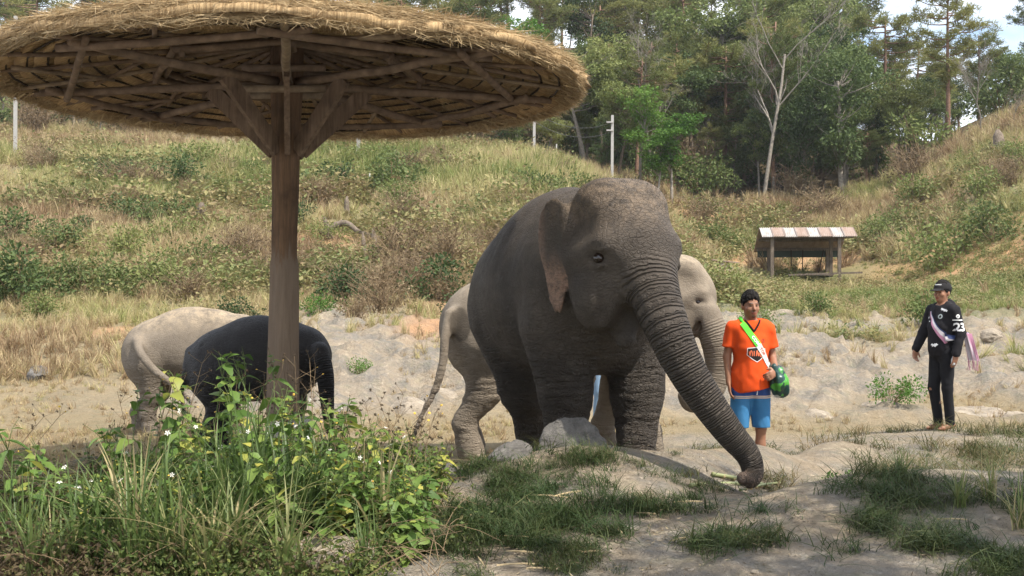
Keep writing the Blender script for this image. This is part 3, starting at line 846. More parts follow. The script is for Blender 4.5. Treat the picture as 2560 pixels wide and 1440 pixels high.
for i in range(8):
    (d0, l0), (d1, l1) = SPOKES[i], SPOKES[(i + 1) % 8]
    d1 = d1 + 360 if d1 < d0 else d1
    e = 5
    log('ring_pole', pol(d0 - e, 2.02, float(zu(2.02)) - .095), pol(d1 + e, 2.02, float(zu(2.02)) - .075), .031, .027, sag=.01)
    log('ring_pole', pol(d0 - e, 1.1, float(zu(1.1)) - .10), pol(d1 + e, 1.1, float(zu(1.1)) - .09), .028, .025)
    log('tie_pole', pol(d0, 1.14, 3.44), pol(d1, 1.14, 3.45), .028, .026) if i in (0, 1, 5, 6, 7, 4) else None
    # diagonal props between spoke end and the inner ring
    log('prop', pol(d0 + 4, 1.62, 3.38), pol((d0 + d1) / 2, 1.05, float(zu(1.05)) - .08), .018, .016, seg=3)
    log('prop', pol((d0 + d1) / 2, 2.12, float(zu(2.12)) - .07), pol(d0 + 6, 1.45, 3.40), .020, .017, M_LOGL if i % 3 == 0 else M_LOG, seg=3)
for k in range(20):
    dg = k * 18 + rng.uniform(-3, 3)
    log('rafter', pol(dg, .08, float(zu(.08)) - .05), pol(dg, 2.28, float(zu(2.28)) - .035), .022, .017, M_LOGL if k % 5 == 0 else M_LOG, sag=.03)
for s, z in ((-1, 3.30), (1, 3.30), (-1, 3.47), (1, 3.47)):
    log('cleat', (-.34, s * .165, z), (.34, s * .165, z), .032, .03, M_LOGL if z < 3.4 else M_LOG, seg=2)

# thatch courses and the battens that hold them
NS = 120; ND = 15
edges = np.linspace(0.05, 1, ND + 1) * RR
aa = np.arange(NS) / NS * 2 * math.pi
for i in range(ND):
    r0, r1 = edges[i], edges[i + 1] + .05
    prof = [(r0, .0, 0), (r0 * .5 + r1 * .5, -.012, 0), (r1, -.035, 1), (r1 + .01, .02, 1), (r0 * .5 + r1 * .5, .055, 0), (r0, .06, 0)]
    V, UVs = [], []
    for (r, dz, en) in prof:
        jit = rng.normal(0, .012 if en else .004, NS)
        rr = np.minimum(r, RR) + jit
        if i == ND - 1 and en: rr = RR + .02 + rng.normal(0, .025, NS)
        z = zu(np.minimum(rr, RR * 1.0)) + dz + rng.normal(0, .004, NS) + .02 * np.sin(aa * 8 + 1.2) * (r / RR)
        z = z - TILT * np.sin(aa) * rr
        V.append(np.stack([np.cos(aa) * rr + RX, np.sin(aa) * rr, z], -1)); UVs.append(np.stack([aa / (2 * math.pi), rr, np.full(NS, i * .37), np.ones(NS)], -1))
    k = len(prof)
    F = np.array([[p * NS + j, p * NS + (j + 1) % NS, ((p + 1) % k) * NS + (j + 1) % NS, ((p + 1) % k) * NS + j] for p in range(k) for j in range(NS)])
    link('thatch_course', make_mesh('thatch_course', np.concatenate(V), F, M_THATCH, True, {'polar': np.concatenate(UVs)}), shelter)
    if i:
        m = MB(); rb = edges[i] - .03
        p = np.stack([np.cos(aa[::3]) * rb + RX, np.sin(aa[::3]) * rb, zu(rb) - .022 - TILT * np.sin(aa[::3]) * rb + rng.normal(0, .006, len(aa[::3]))], -1)
        p = np.concatenate([p, p[:1]])
        m.tube(p, .010, 5, False); m.build('batten', M_BATTEN, shelter, True)

# loose straw: on top, along the cut edge, and hairs on the underside
def straw(n, top):
    a = rng.uniform(0, 2 * math.pi, n)
    if top == 'top':
        r0 = RR * np.sqrt(rng.uniform(.25, 1.0, n)); L = rng.uniform(.12, .34, n)
        z0 = zu(r0) + .055 + rng.uniform(0, .03, n); dz = -RISE / RR * L * 1.0 + rng.normal(.005, .04, n)
        r1 = np.minimum(r0 + L, RR + rng.uniform(-.02, .09, n))
    elif top == 'rim':
        r0 = RR - rng.uniform(.0, .16, n); L = rng.uniform(.05, .22, n); z0 = zu(np.minimum(r0, RR)) + rng.uniform(-.05, .06, n)
        r1 = np.minimum(r0 + L, RR + rng.uniform(.0, .065, n)); dz = rng.normal(-.04, .025, n)
    else:
        r0 = RR * np.sqrt(rng.uniform(.02, .96, n)); L = rng.uniform(.08, .25, n); z0 = zu(r0) - .012; dz = -RISE / RR * L - rng.uniform(0, .03, n); r1 = np.minimum(r0 + L, RR + .03)
    b = a + rng.normal(0, .05, n) * (1.9 if top == 'top' else 1.2)
    w = rng.uniform(.003, .007, n)
    p0 = np.stack([np.cos(a) * r0, np.sin(a) * r0, z0], -1); p1 = np.stack([np.cos(b) * r1, np.sin(b) * r1, z0 + dz], -1)
    s = np.stack([-np.sin(a), np.cos(a), rng.normal(0, .5, n)], -1) * w[:, None]
    p0[:, 0] += RX; p1[:, 0] += RX; p0[:, 2] -= TILT * p0[:, 1]; p1[:, 2] -= TILT * p1[:, 1]
    i = np.arange(n)
    return np.concatenate([p0 - s, p0 + s, p1]), np.stack([i, i + n, i + 2 * n], -1), np.tile(rng.random(n), 3)
for kind, cnt in (('top', 42000), ('rim', 26000), ('under', 14000)):
    V, F, T = straw(cnt, kind)
    o = link('loose_straw', make_mesh('loose_straw', V, F, M_STRAW, False, {'tint': T}), shelter)
    o['kind'] = 'stuff'
# ---------------------------------------------------------------- people
def skin_person(name, base):
    m, t = new_mat(name); o = t.obj()
    n = t.noise(o, 14, 4)
    c = t.mix(n, tuple(x * .85 for x in base), tuple(x * 1.15 for x in base))
    c = t.mix(t.attr('hairy').outputs['Fac'], c, (.018, .014, .012))
    c = t.mix(t.attr('lip').outputs['Fac'], c, (base[0] * .72, base[1] * .42, base[2] * .42))
    t.out(c, .5, t.bump(n, .1, .003), .35)
    return m
M_SKIN_A = skin_person('skin_warm_brown', (.27, .13, .075))
M_HAIR = plain('hair_black', (.010, .008, .007), .75, .15, .4, 60, .8)
M_EYEP = plain('eye_person', (.02, .015, .012), .2, .5, 0)
def cloth(name, col, rough=.85, var=.1):
    m, t = new_mat(name); o = t.obj()
    n = t.noise(o, 6, 3); w = t.noise(o, 420, 2)
    c = t.mix(n, tuple(x * (1 - var) for x in col), tuple(min(1, x * (1 + var)) for x in col))
    t.out(c, rough, t.bump(t.m('ADD', t.m('MULTIPLY', n, .6), t.m('MULTIPLY', w, .15)), .35, .01), .15)
    return m
M_ORANGE = cloth('shirt_orange', (.66, .075, .012)); M_COLLAR = cloth('collar_black', (.014, .011, .011))
M_BLACKC = cloth('hoodie_black', (.016, .015, .017)); M_BLACKJ = cloth('jeans_black', (.013, .013, .015), .8)
M_DENIM = cloth('jeans_blue', (.20, .30, .42)); M_WHITE = plain('print_white', (.80, .79, .78), .7, .2, .05)
M_SHIRTW = cloth('shirt_pale', (.62, .55, .52))
M_CAP = cloth('cap_black', (.02, .019, .020))
def shorts_material():
    m, t = new_mat('shorts_blue'); o = t.obj()
    z = t.n('ShaderNodeSeparateXYZ', {'Vector': o}).outputs[2]
    n = t.noise(o, 7, 3)
    lo = t.mix(n, (.035, .145, .30), (.05, .19, .37))
    k = t.ramp(t.m('MULTIPLY_ADD', z, 8.0, -5.60), (0, 0), (.245, 0), (.25, 1), (.315, 1), (.32, .3), (.36, .3), (.365, 1), (.43, 1), (.435, .6), (1, .6))
    up = t.mix(n, (.028, .062, .21), (.038, .085, .27))
    c = t.mix(t.ramp(t.m('MULTIPLY_ADD', z, 8.0, -5.60), (.43, 0), (.435, 1)), lo, up)
    stripe = t.ramp(t.m('MULTIPLY_ADD', z, 8.0, -5.60), (.245, 0), (.25, 1), (.315, 1), (.32, 0), (.36, 0), (.365, 1), (.43, 1), (.435, 0))
    c = t.mix(stripe, c, (.72, .52, .36))
    t.out(c, .75, t.bump(n, .3, .012), .2)
    return m
M_SHORTS = shorts_material()

def text_mesh(body, size, font_bold=False, spacing=1.0):
    cu = bpy.data.curves.new('lettering', 'FONT'); cu.body = body; cu.size = size; cu.align_x = 'CENTER'; cu.align_y = 'CENTER'
    cu.resolution_u = 3; cu.space_character = spacing; cu.offset = size * .03 if font_bold else 0
    ob = bpy.data.objects.new('lettering', cu); COL.objects.link(ob)
    dg = bpy.context.evaluated_depsgraph_get()
    me = bpy.data.meshes.new_from_object(ob.evaluated_get(dg))
    v = np.array([x.co[:] for x in me.vertices]); f = [list(p.vertices) for p in me.polygons]
    bpy.data.objects.remove(ob); bpy.data.curves.remove(cu); bpy.data.meshes.remove(me)
    return v, f

def refine(v, f, maxlen):
    import bmesh
    bm = bmesh.new()
    for p in v: bm.verts.new(p)
    bm.verts.ensure_lookup_table()
    for q in f:
        try: bm.faces.new([bm.verts[i] for i in q])
        except ValueError: pass
    bmesh.ops.triangulate(bm, faces=bm.faces[:])
    for _ in range(4):
        es = [e for e in bm.edges if e.calc_length() > maxlen]
        if not es: break
        bmesh.ops.subdivide_edges(bm, edges=es, cuts=1)
        bmesh.ops.triangulate(bm, faces=bm.faces[:])
    bm.verts.index_update()
    vv = np.array([x.co[:] for x in bm.verts]); ff = [[w.index for w in q.verts] for q in bm.faces]
    bm.free(); return vv, ff

def conform(v2, f, bvh, origin, right, up, name, mat, parent, lift=.0025, maxlen=.012):
    """lay a flat print on a garment: each point goes to the cloth right behind it"""
    right, up = Vector(right).normalized(), Vector(up).normalized(); nrm = right.cross(up)
    v, f = refine(np.asarray(v2), f, maxlen)
    out = []
    for p in v:
        q = Vector(origin) + right * float(p[0]) + up * float(p[1])
        hit = bvh.ray_cast(q + nrm * .3, -nrm, .6)
        out.append((hit[0] + nrm * lift) if hit[0] is not None else q)
    return link(name, make_mesh(name, np.array([o[:] for o in out]), f, mat, False), parent)

def hand_field(p, wrist, d, n, side, curl=.5, spread=.0):
    """palm and five fingers; d: towards the fingertips, n: out of the palm, side: towards the thumb"""
    wrist, d, n = np.array(wrist, float), np.array(d, float), np.array(n, float)
    d /= np.linalg.norm(d); n = n - d * (n @ d); n /= np.linalg.norm(n)
    t = np.cross(n, d) * side
    M = np.stack([t, n, d], -1)
    c = wrist + d * .045
    e = sd_ell_r(p, c, (.042, .017, .055), M)
    for off, L in ((.030, .066), (.010, .075), (-.011, .070), (-.031, .054)):
        a = wrist + d * .082 + t * off
        th = curl * .8; d1 = d * math.cos(th) + n * math.sin(th); b = a + d1 * L * .55
        th = curl * 1.9; d2 = d * math.cos(th) + n * math.sin(th); c2 = b + d2 * L * .5
        e = smin(e, np.minimum(sd_cone(p, a, b, .0098, .0088), sd_cone(p, b, c2, .0088, .0072)), .006)
    a = wrist + d * .022 + t * .032; b = a + (d * .75 + t * .55 + n * .35) / 1.0 * .036; c2 = b + (d * .95 + t * .15 + n * .3) * .032
    e = smin(e, np.minimum(sd_cone(p, a, b, .013, .0105), sd_cone(p, b, c2, .0105, .0085)), .008)
    return e

def person(P):
    """own frame: faces -Y, x to the viewer's right, z up; 1.66 m"""
    root = empty('person', P['loc'], P['rz'], P.get('scale', 1.0))
    h = P.get('voxel', .0075)
    Rh = rotm(P.get('hyaw', 0), 0, P.get('hpitch', 0)); hc = np.array([0, -.005, 1.545])
    arms, legs = P['arms'], P['legs']
    def head_f(p):
        q = to_frame(p, hc, Rh)
        e = sd_ell(q, (0, .012, .022), (.076, .095, .090))
        e = smin(e, sd_ell(q, (0, -.028, -.052), (.056, .062, .062)), .05)
        e = smin(e, sd_ell(q, (0, -.060, -.088), (.026, .024, .022)), .03)        # chin
        for s in (-1, 1):
            e = smin(e, sd_ell(q, (s * .044, -.058, -.030), (.022, .020, .020)), .02)   # cheekbones
            e = smax(e, -sd_ell(q, (s * .031, -.098, -.002), (.018, .018, .011)), .012)  # sockets
            e = smin(e, sd_ell(q, (s * .078, .012, -.012), (.011, .020, .032)), .008)    # ears
            e = smin(e, sd_ell(q, (s * .030, -.080, .018), (.024, .010, .007)), .012)    # brow
        e = smin(e, sd_cone(q, (0, -.084, .004), (0, -.106, -.030), .008, .014), .012)    # nose
        e = smin(e, sd_ell(q, (0, -.086, -.058), (.024, .011, .006)), .006)               # lips
        e = smin(e, sd_ell(q, (0, -.084, -.071), (.020, .011, .006)), .006)
        return e
    def body_f(p):
        d = sd_ell(p, (0, .0, .93), (.150, .105, .12))
        d = smin(d, sd_ell(p, (0, .0, 1.06), (.132, .095, .15)), .06)
        d = smin(d, sd_ell(p, (0, .005, 1.23), (.158, .108, .17)), .08)
        d = smin(d, sd_cone(p, (-.13, .01, 1.355), (.13, .01, 1.355), .058, .058), .07)
        d = smin(d, sd_cone(p, (0, .018, 1.36), (0, -.002, 1.47), .060, .054), .04)
        d = smin(d, head_f(p), .025)
        for A in arms:
            d = smin(d, sd_cone(p, A['sh'], A['el'], .050, .037), .05)
            d = smin(d, sd_cone(p, A['el'], A['wr'], .039, .026), .02)
            d = smin(d, hand_field(p, A['wr'], A['d'], A['n'], A['side'], A.get('curl', .45)), .015)
        for G in legs:
            d = smin(d, sd_cone(p, G['hip'], G['kn'], .078, .050), .05)
            d = smin(d, sd_cone(p, G['kn'], np.array(G['kn']) * .55 + np.array(G['an']) * .45, .050, .048), .03)
            d = smin(d, sd_cone(p, np.array(G['kn']) * .6 + np.array(G['an']) * .4, G['an'], .046, .033), .03)
            an = np.array(G['an']); fd = np.array(G.get('foot', (0, -1, 0)))
            d = smin(d, sd_cone(p, an + [0, 0, -.03] - fd * .03, an + [0, 0, -.055] + fd * .10, .036, .026), .03)
            d = smin(d, sd_cone(p, an + [0, 0, -.055] + fd * .10, an + [0, 0, -.062] + fd * .16, .028, .016), .02)
        return d
    allp = np.array([x for A in arms for x in (A['sh'], A['el'], A['wr'])] + [x for G in legs for x in (G['kn'], G['an'])])
    lo = np.minimum(allp.min(0) - .16, [-.22, -.2, -.02]); hi = np.maximum(allp.max(0) + .16, [.22, .2, 1.68]); lo[2] = -.02
    v, f = sdf_mesh(body_f, lo, hi, h)
    q = (v - hc) @ Rh
    hairy = np.zeros(len(v)); lip = np.zeros(len(v))
    for s in (-1, 1):
        hairy = np.maximum(hairy, 1 - sstep(.8, 1.2, np.sqrt(((q[:, 0] - s * .031) / .021) ** 2 + ((q[:, 2] - .022) / .0042) ** 2)))
    hairy *= q[:, 1] < -.05
    if P.get('beard'):
        bd = np.maximum(1 - sstep(.75, 1.2, np.sqrt((q[:, 0] / .030) ** 2 + ((q[:, 2] + .047) / .008) ** 2)), 1 - sstep(.7, 1.2, np.sqrt((q[:, 0] / .022) ** 2 + ((q[:, 2] + .094) / .017) ** 2)))
        hairy = np.maximum(hairy, .6 * bd * (q[:, 1] < -.03))
    lip = (1 - sstep(.8, 1.15, np.sqrt((q[:, 0] / .026) ** 2 + ((q[:, 2] + .0645) / .013) ** 2))) * (q[:, 1] < -.06)
    link('body', make_mesh('body', v, f, P.get('skin', M_SKIN_A), True, {'hairy': hairy, 'lip': lip}), root)
    for s in (-1, 1):
        mb = MB(); c = hc + Rh @ np.array([s * .031, -.078, -.001]); k = 10
        u = np.linspace(0, math.pi, 7); a = np.linspace(0, 2 * math.pi, k, endpoint=False)
        mb.add(np.array([[math.sin(x) * math.cos(y) * .011, math.sin(x) * math.sin(y) * .0075, math.cos(x) * .0048] for x in u for y in a]) @ Rh.T + c, [[i * k + j, i * k + (j + 1) % k, (i + 1) * k + (j + 1) % k, (i + 1) * k + j] for i in range(6) for j in range(k)])
        mb.build('eye', M_EYEP, root, True)
    def hair_f(p):
        q = to_frame(p, hc, Rh)
        e = sd_ell(q, (0, .014, .040), (.085, .103, .102)) + .012 * vnoise(q.T * [1, 1, .45], 85).astype(np.float32)
        e = smax(e, .62 * (-.038 - q[1]) + .78 * (.034 - q[2]) - .010 + .014 * vnoise(q.T * [1, 1, .3], 90).astype(np.float32), .006)
        return np.maximum(e, -.05 - q[2])
    v, f = sdf_mesh(hair_f, hc - .16, hc + .17, .0065)
    link('hair', make_mesh('hair', v, f, M_HAIR), root)
    out = {}
    for name, fn, box, mat in P['clothes'](P, arms, legs, hc, Rh):
        v, f = sdf_mesh(fn, box[0], box[1], P.get('cvoxel', .0085))
        v = relax(v, f, 1, .4)
        out[name] = (v, f, link(name, make_mesh(name, v, f, mat), root))
    return root, out

def lerp(a, b, t): return np.array(a, float) * (1 - t) + np.array(b, float) * t
def wr(p, s, k): return (k * (vnoise((p.T * [1, 1, .6]), s) + .5 * vnoise(p.T, s * 2.1))).astype(np.float32)

def clothes_orange(P, arms, legs, hc, Rh):
    def shirt(p):
        d = sd_ell(p, (0, 0, 1.24), (.185, .128, .20))
        d = smin(d, sd_cone(p, (0, 0, 1.15), (0, -.005, .84), .150, .165) , .08)
        d = smin(d, sd_ell(p, (0, 0, .86), (.198, .160, .26)), .05)
        d = smin(d, sd_cone(p, (-.135, .01, 1.352), (.135, .01, 1.352), .072, .072), .06)
        for A in arms:
            sl = sd_cone(p, A['sh'], lerp(A['sh'], A['el'], .80), .066, .068)
            e = np.array(A['el']) - np.array(A['sh']); L = np.linalg.norm(e); e = e / L
            m = ((p[0] - A['sh'][0]) * e[0] + (p[1] - A['sh'][1]) * e[1] + (p[2] - A['sh'][2]) * e[2]) - L * .66
            d = smin(d, np.maximum(sl, m), .03)
        d = d + wr(p, 9, .011)
        d = np.maximum(d, .80 + .025 * p[0] / .15 - p[2])
        d = smax(d, -sd_cone(p, (0, .005, 1.405), (0, -.02, 1.60), .072, .10), .006)
        return smax(d, -sd_cone(p, (0, -.14, 1.40), (0, -.16, 1.315), .052, .006), .006)
    def shorts(p):
        d = sd_ell(p, (0, 0, .90), (.172, .128, .14))
        for G in legs:
            d = smin(d, sd_cone(p, G['hip'], lerp(G['hip'], G['kn'], .98), .108, .086), .035)
        d = d + wr(p, 13, .006)
        return np.maximum(np.maximum(d, p[2] - 1.0), .470 - p[2])
    return [('shirt', shirt, ((-.36, -.22, .74), (.36, .22, 1.47)), M_ORANGE), ('shorts', shorts, ((-.3, -.22, .42), (.3, .22, 1.05)), M_SHORTS)]

def clothes_hoodie(P, arms, legs, hc, Rh):
    def hoodie(p):
        d = sd_ell(p, (0, 0, 1.23), (.178, .124, .21))
        d = smin(d, sd_cone(p, (0, 0, 1.12), (0, 0, .93), .152, .160), .07)
        d = smin(d, sd_cone(p, (-.14, .01, 1.345), (.14, .01, 1.345), .070, .070), .06)
        d = smin(d, sd_ell(p, (0, .085, 1.40), (.105, .065, .07)), .04)            # hood lying on the back
        d = smin(d, sd_cone(p, (-.075, .0, 1.40), (.075, .0, 1.40), .045, .045), .03)
        d = smax(d, -sd_cone(p, (0, -.03, 1.43), (0, -.05, 1.60), .062, .09), .012)
        for A in arms:
            d = smin(d, sd_cone(p, A['sh'], A['el'], .069, .056), .04)
            d = smin(d, sd_cone(p, A['el'], lerp(A['el'], A['wr'], .90), .057, .049), .03)
            d = smin(d, sd_cone(p, lerp(A['el'], A['wr'], .90), lerp(A['el'], A['wr'], 1.0), .043, .040), .012)
        d = d + wr(p, 12, .010)
        return np.maximum(d, .83 - p[2])
    def jeans(p):
        d = sd_ell(p, (0, 0, .90), (.162, .118, .13))
        for G in legs:
            d = smin(d, sd_cone(p, G['hip'], G['kn'], .092, .064), .04)
            d = smin(d, sd_cone(p, G['kn'], G['an'], .063, .052), .02)
            if G.get('tear'): d = smax(d, -sd_ell(p, np.array(G['kn']) + [0, -.065, -.01], (.032, .03, .020)), .006)
        d = d + wr(p, 16, .005)
        return np.maximum(np.maximum(d, p[2] - 1.0), .062 - p[2])
    def cap(p):
        q = to_frame(p, hc, Rh)
        e = sd_ell(q, (0, .014, .040), (.094, .112, .092))
        e = np.maximum(e, .022 - .10 * q[1] - q[2])
        brim = np.maximum(sd_ell(q, (0, -.115, .030), (.080, .090, .030)), np.abs(q[2] - .036 - .18 * (q[1] + .09) + 3.2 * q[0] ** 2) - .005)
        return smin(e, brim, .012)
    return [('hoodie', hoodie, ((-.42, -.34, .78), (.42, .32, 1.52)), M_BLACKC), ('jeans', jeans, ((-.3, -.22, .03), (.3, .24, 1.04)), M_BLACKJ), ('cap', cap, tuple((hc - .24, hc + .24)), M_CAP)]

def clothes_plain(P, arms, legs, hc, Rh):
    j = clothes_hoodie(P, arms, legs, hc, Rh)
    s = clothes_orange(P, arms, legs, hc, Rh)[0]
    return [(s[0], s[1], s[2], M_SHIRTW), (j[1][0], j[1][1], j[1][2], M_DENIM)]

# man in orange with a sling bag
x, y = at(1876, 740, 10.55)[:2]
Z_A = -.02
A1 = [dict(sh=(-.185, .01, 1.345), el=(-.225, .035, 1.09), wr=(-.225, -.02, .865), d=(.10, -.15, -1), n=(.9, -.2, .1), side=1, curl=.35),
      dict(sh=(.185, .01, 1.345), el=(.228, .02, 1.085), wr=(.195, -.175, .975), d=(-.75, -.45, -.35), n=(-.35, .9, -.2), side=1, curl=.55)]
L1 = [dict(hip=(-.088, 0, .88), kn=(-.112, -.02, .47), an=(-.115, .02, .085)), dict(hip=(.088, 0, .88), kn=(.104, -.01, .47), an=(.10, .03, .085))]
man, cl = person(dict(loc=(x, y, Z_A), rz=R(6), scale=.995, arms=A1, legs=L1, hyaw=R(3), hpitch=R(2), beard=True, clothes=clothes_orange))
tag(man, 'man in orange football shirt and blue shorts beside the elephant', 'person')
man.scale.x *= .90
bv = lambda t: BVHTree.FromPolygons([Vector(p) for p in t[0]], [list(q) for q in t[1]])
sh = bv(cl['shirt'])
# black V collar
cp = []
for t in np.linspace(0, 1, 31):
    a = -math.pi / 2 + 2 * math.pi * t
    px, pz = .066 * math.cos(a), 0
    cp.append((px, a))
pts = []
for t in np.linspace(-1, 1, 25):
    xx = .074 * np.sign(t) * min(1, abs(t) ** .9)
    zz = 1.318 + .095 * abs(t) ** .95
    hit = sh.ray_cast(Vector((xx, -.6, zz)), Vector((0, 1, 0)), 1.2)
    pts.append(np.array((hit[0] if hit[0] is not None and hit[0].y < .0 else Vector((xx, -.045, zz)))[:]) + [0, -.003, 0])
m = MB(); m.tube(pts, .0095, 6); m.build('collar', M_COLLAR, man, True)
# shield print, crest and slogan
def ribbon2d(path, w):
    path = np.array(path, float); d = np.gradient(path, axis=0); nn = np.stack([-d[:, 1], d[:, 0]], -1); nn /= np.linalg.norm(nn, axis=1)[:, None] + 1e-9
    v = np.concatenate([path + nn * w / 2, path - nn * w / 2]); k = len(path)
    return np.c_[v, np.zeros(2 * k)], [[i, i + 1, i + 1 + k, i + k] for i in range(k - 1)]
hexa = .86 * np.array([(-.100, .052), (-.02, .060), (.100, .044), (.102, -.006), (.04, -.055), (.0, -.078), (-.05, -.052), (-.102, -.012)])
M_PRINTK = plain('print_black', (.02, .014, .012), .7); M_PRINTO = plain('print_orange', (.62, .14, .06), .7)
conform(np.c_[hexa, np.zeros(8)], [list(range(8))[::-1]], sh, (.012, 0, 1.125), (1, 0, 0), (0, 0, 1), 'shirt_print', M_PRINTK, man)
v2, f2 = ribbon2d(np.concatenate([hexa * 1.06, hexa[:1] * 1.06]), .006)
conform(v2, f2, sh, (.012, 0, 1.125), (1, 0, 0), (0, 0, 1), 'shirt_print_edge', M_WHITE, man, .0032)
for k, path in enumerate([[(-.075, .02), (-.07, -.02), (-.06, .03), (-.045, .0), (-.05, -.02)], [(-.03, .025), (-.03, -.02)], [(-.01, -.02), (0, .03), (.012, -.02), (.02, .01)], [(.035, .028), (.03, -.018), (.05, -.02), (.055, .02)], [(.07, .022), (.085, .0), (.07, -.015)]]):
    v2, f2 = ribbon2d(catmull(path, 12), .010)
    conform(v2, f2, sh, (.012, 0, 1.125), (1, 0, 0), (0, 0, 1), 'print_stroke', M_PRINTO, man, .0045)
ring = np.array([(math.cos(a) * .016, math.sin(a) * .016) for a in np.linspace(0, 2 * math.pi, 17)])
v2, f2 = ribbon2d(ring, .004); conform(v2, f2, sh, (.085, 0, 1.235), (1, 0, 0), (0, 0, 1), 'crest', M_PRINTK, man)
v2, f2 = ribbon2d([(0, .009), (.001, 0), (0, -.009)], .006); conform(v2, f2, sh, (.085, 0, 1.235), (1, 0, 0), (0, 0, 1), 'crest_mark', M_PRINTK, man)
m = MB(); m.tube([(.015, -.150, .835), (.018, -.152, .80), (.014, -.150, .765)], .004, 5); m.build('drawstring', M_WHITE, man)

# sling bag: strap from the right shoulder to the left hip, pouch under the left hand
M_GREEN = cloth('strap_green', (.11, .55, .05)); M_RED = plain('print_red', (.42, .05, .03), .7)
def bag_material():
    m, t = new_mat('bag_printed'); o = t.obj()
    v = t.n('ShaderNodeTexVoronoi', {'Vector': t.n('ShaderNodeVectorMath', {0: o, 1: t.n('ShaderNodeTexNoise', {'Vector': o, 'Scale': 5.0}).outputs['Color']}, operation='ADD').outputs[0], 'Scale': 4.5})
    s = t.n('ShaderNodeSeparateColor', {'Color': v.outputs['Color']}).outputs[0]
    c = t.ramp(s, (0, (.010, .035, .032)), (.45, (.014, .055, .05)), (.47, (.04, .22, .04)), (.66, (.09, .36, .04)), (.68, (.28, .36, .07)), (.74, (.02, .07, .04)), (.92, (.03, .09, .08)), (.94, (.45, .46, .42)))
    t.leaf(c, .35, .15, .5)
    return m
bag = empty('sling_bag', man.location, man.rotation_euler.z, .995)
bag.scale.x *= .90
tag(bag, 'green and white sling bag hanging across the orange shirt', 'bag')
def pouch(p):
    d = sd_ell(p, (.235, -.135, .875), (.078, .060, .135))
    d = smin(d, sd_cone(p, (.17, -.165, 1.0), (.235, -.14, .88), .035, .075), .05)
    d = smin(d, sd_ell(p, (.285, -.12, .80), (.07, .05, .06)), .04)
    return d + wr(p * np.array([[1.0], [1.0], [.45]], np.float32), 22, .014)
v, f = sdf_mesh(pouch, (.08, -.28, .68), (.42, .0, 1.08), .0085)
link('pouch', make_mesh('pouch', v, f, bag_material()), bag)
def strap_part(t0, t1, mat, name):
    A, B = np.array([-.105, 0, 1.385]), np.array([.185, 0, .985]); rows = []
    nx = np.array([.81, 0, .587])
    for t in np.linspace(t0, t1, 16):
        c = lerp(A, B, t); w = .030 - .010 * abs(t - .4)
        row = []
        for k in (-1, 0, 1):
            q = c + nx * w * k
            hit = sh.ray_cast(Vector((q[0], -.6, q[2])), Vector((0, 1, 0)), 1.2)
            row.append([q[0], (hit[0].y if hit[0] is not None else -.05) - .008, q[2]])
        rows.append(row)
    r = np.array(rows)
    front = r.reshape(-1, 3); back = front + [0, .006, 0]; k = len(front)
    F = [[i * 3 + j, (i + 1) * 3 + j, (i + 1) * 3 + j + 1, i * 3 + j + 1] for i in range(15) for j in range(2)]
    F2 = [[a + k for a in q[::-1]] for q in F]
    return link(name, make_mesh(name, np.concatenate([front, back]), F + F2, mat, True), bag)
strap_part(-.02, .46, M_GREEN, 'strap'); strap_part(.461, 1.02, cloth('strap_white', (.66, .70, .64)), 'strap')
m = MB(); m.tube([(-.105, -.06, 1.398), (-.10, .0, 1.43), (-.06, .10, 1.39), (.06, .145, 1.22), (.20, .10, 1.0), (.25, -.05, .93)], .02, 6); m.build('strap', M_GREEN, bag, True)
sb = BVHTree.FromPolygons([Vector(p) for p in cl['shirt'][0]], [list(q) for q in cl['shirt'][1]])
for word, t, mt in (('COM', .36, M_WHITE), ('TOP', .60, M_RED)):
    c = lerp((-.105, 0, 1.385), (.185, 0, .985), t)
    v2, f2 = text_mesh(word, .040, True)
    conform(v2, f2, sb, tuple(c), (.587, 0, -.81), (.81, 0, .587), 'lettering', mt, bag, .0125)

# man in black hoodie and cap on the ridge
p = at(2356, 1078, 13.05)
A2 = [dict(sh=(-.185, .0, 1.34), el=(-.235, -.06, 1.09), wr=(-.235, -.185, .90), d=(.15, -.25, -1), n=(.9, .1, .1), side=1, curl=.5),
      dict(sh=(.185, .01, 1.34), el=(.225, .07, 1.085), wr=(.225, -.01, .86), d=(-.05, -.12, -1), n=(-.9, -.1, .1), side=-1, curl=.4)]
L2 = [dict(hip=(-.08, 0, .87), kn=(-.085, -.05, .47), an=(-.08, .015, .085), tear=True), dict(hip=(.08, 0, .87), kn=(.08, .0, .47), an=(.075, .045, .085))]
Z_B = hz(p[0], p[1])
boy, cl = person(dict(loc=(p[0], p[1], Z_B), rz=R(-66), scale=.97, arms=A2, legs=L2, hyaw=R(12), clothes=clothes_hoodie))
tag(boy, 'man in black hoodie, black jeans and cap standing on the ridge', 'person')
boy.scale.x *= .94
hd = bv(cl['hoodie']); cb = bv(cl['cap'])
side_r, up = (.36, .93, 0), (0, 0, 1)
v2, f2 = text_mesh('23', .125, True, .92); conform(v2, f2, hd, (.225, .035, 1.155), side_r, up, 'sleeve_number', M_WHITE, boy)
v2, f2 = text_mesh('MANTIS', .021, True, 1.1); conform(v2, f2, hd, (.2, .035, 1.24), side_r, up, 'sleeve_print', M_WHITE, boy) if False else None
v2, f2 = ribbon2d([(-.055, 0), (-.02, .001), (.02, 0), (.048, .001)], .012); conform(v2, f2, hd, (.215, .02, 1.236), side_r, up, 'sleeve_print', M_WHITE, boy)
disc = np.array([(math.cos(a) * .022, math.sin(a) * .022, 0) for a in np.linspace(0, 2 * math.pi, 16, endpoint=False)])
conform(disc, [list(range(16))], hd, (.21, .015, 1.278), side_r, up, 'sleeve_badge', M_WHITE, boy)
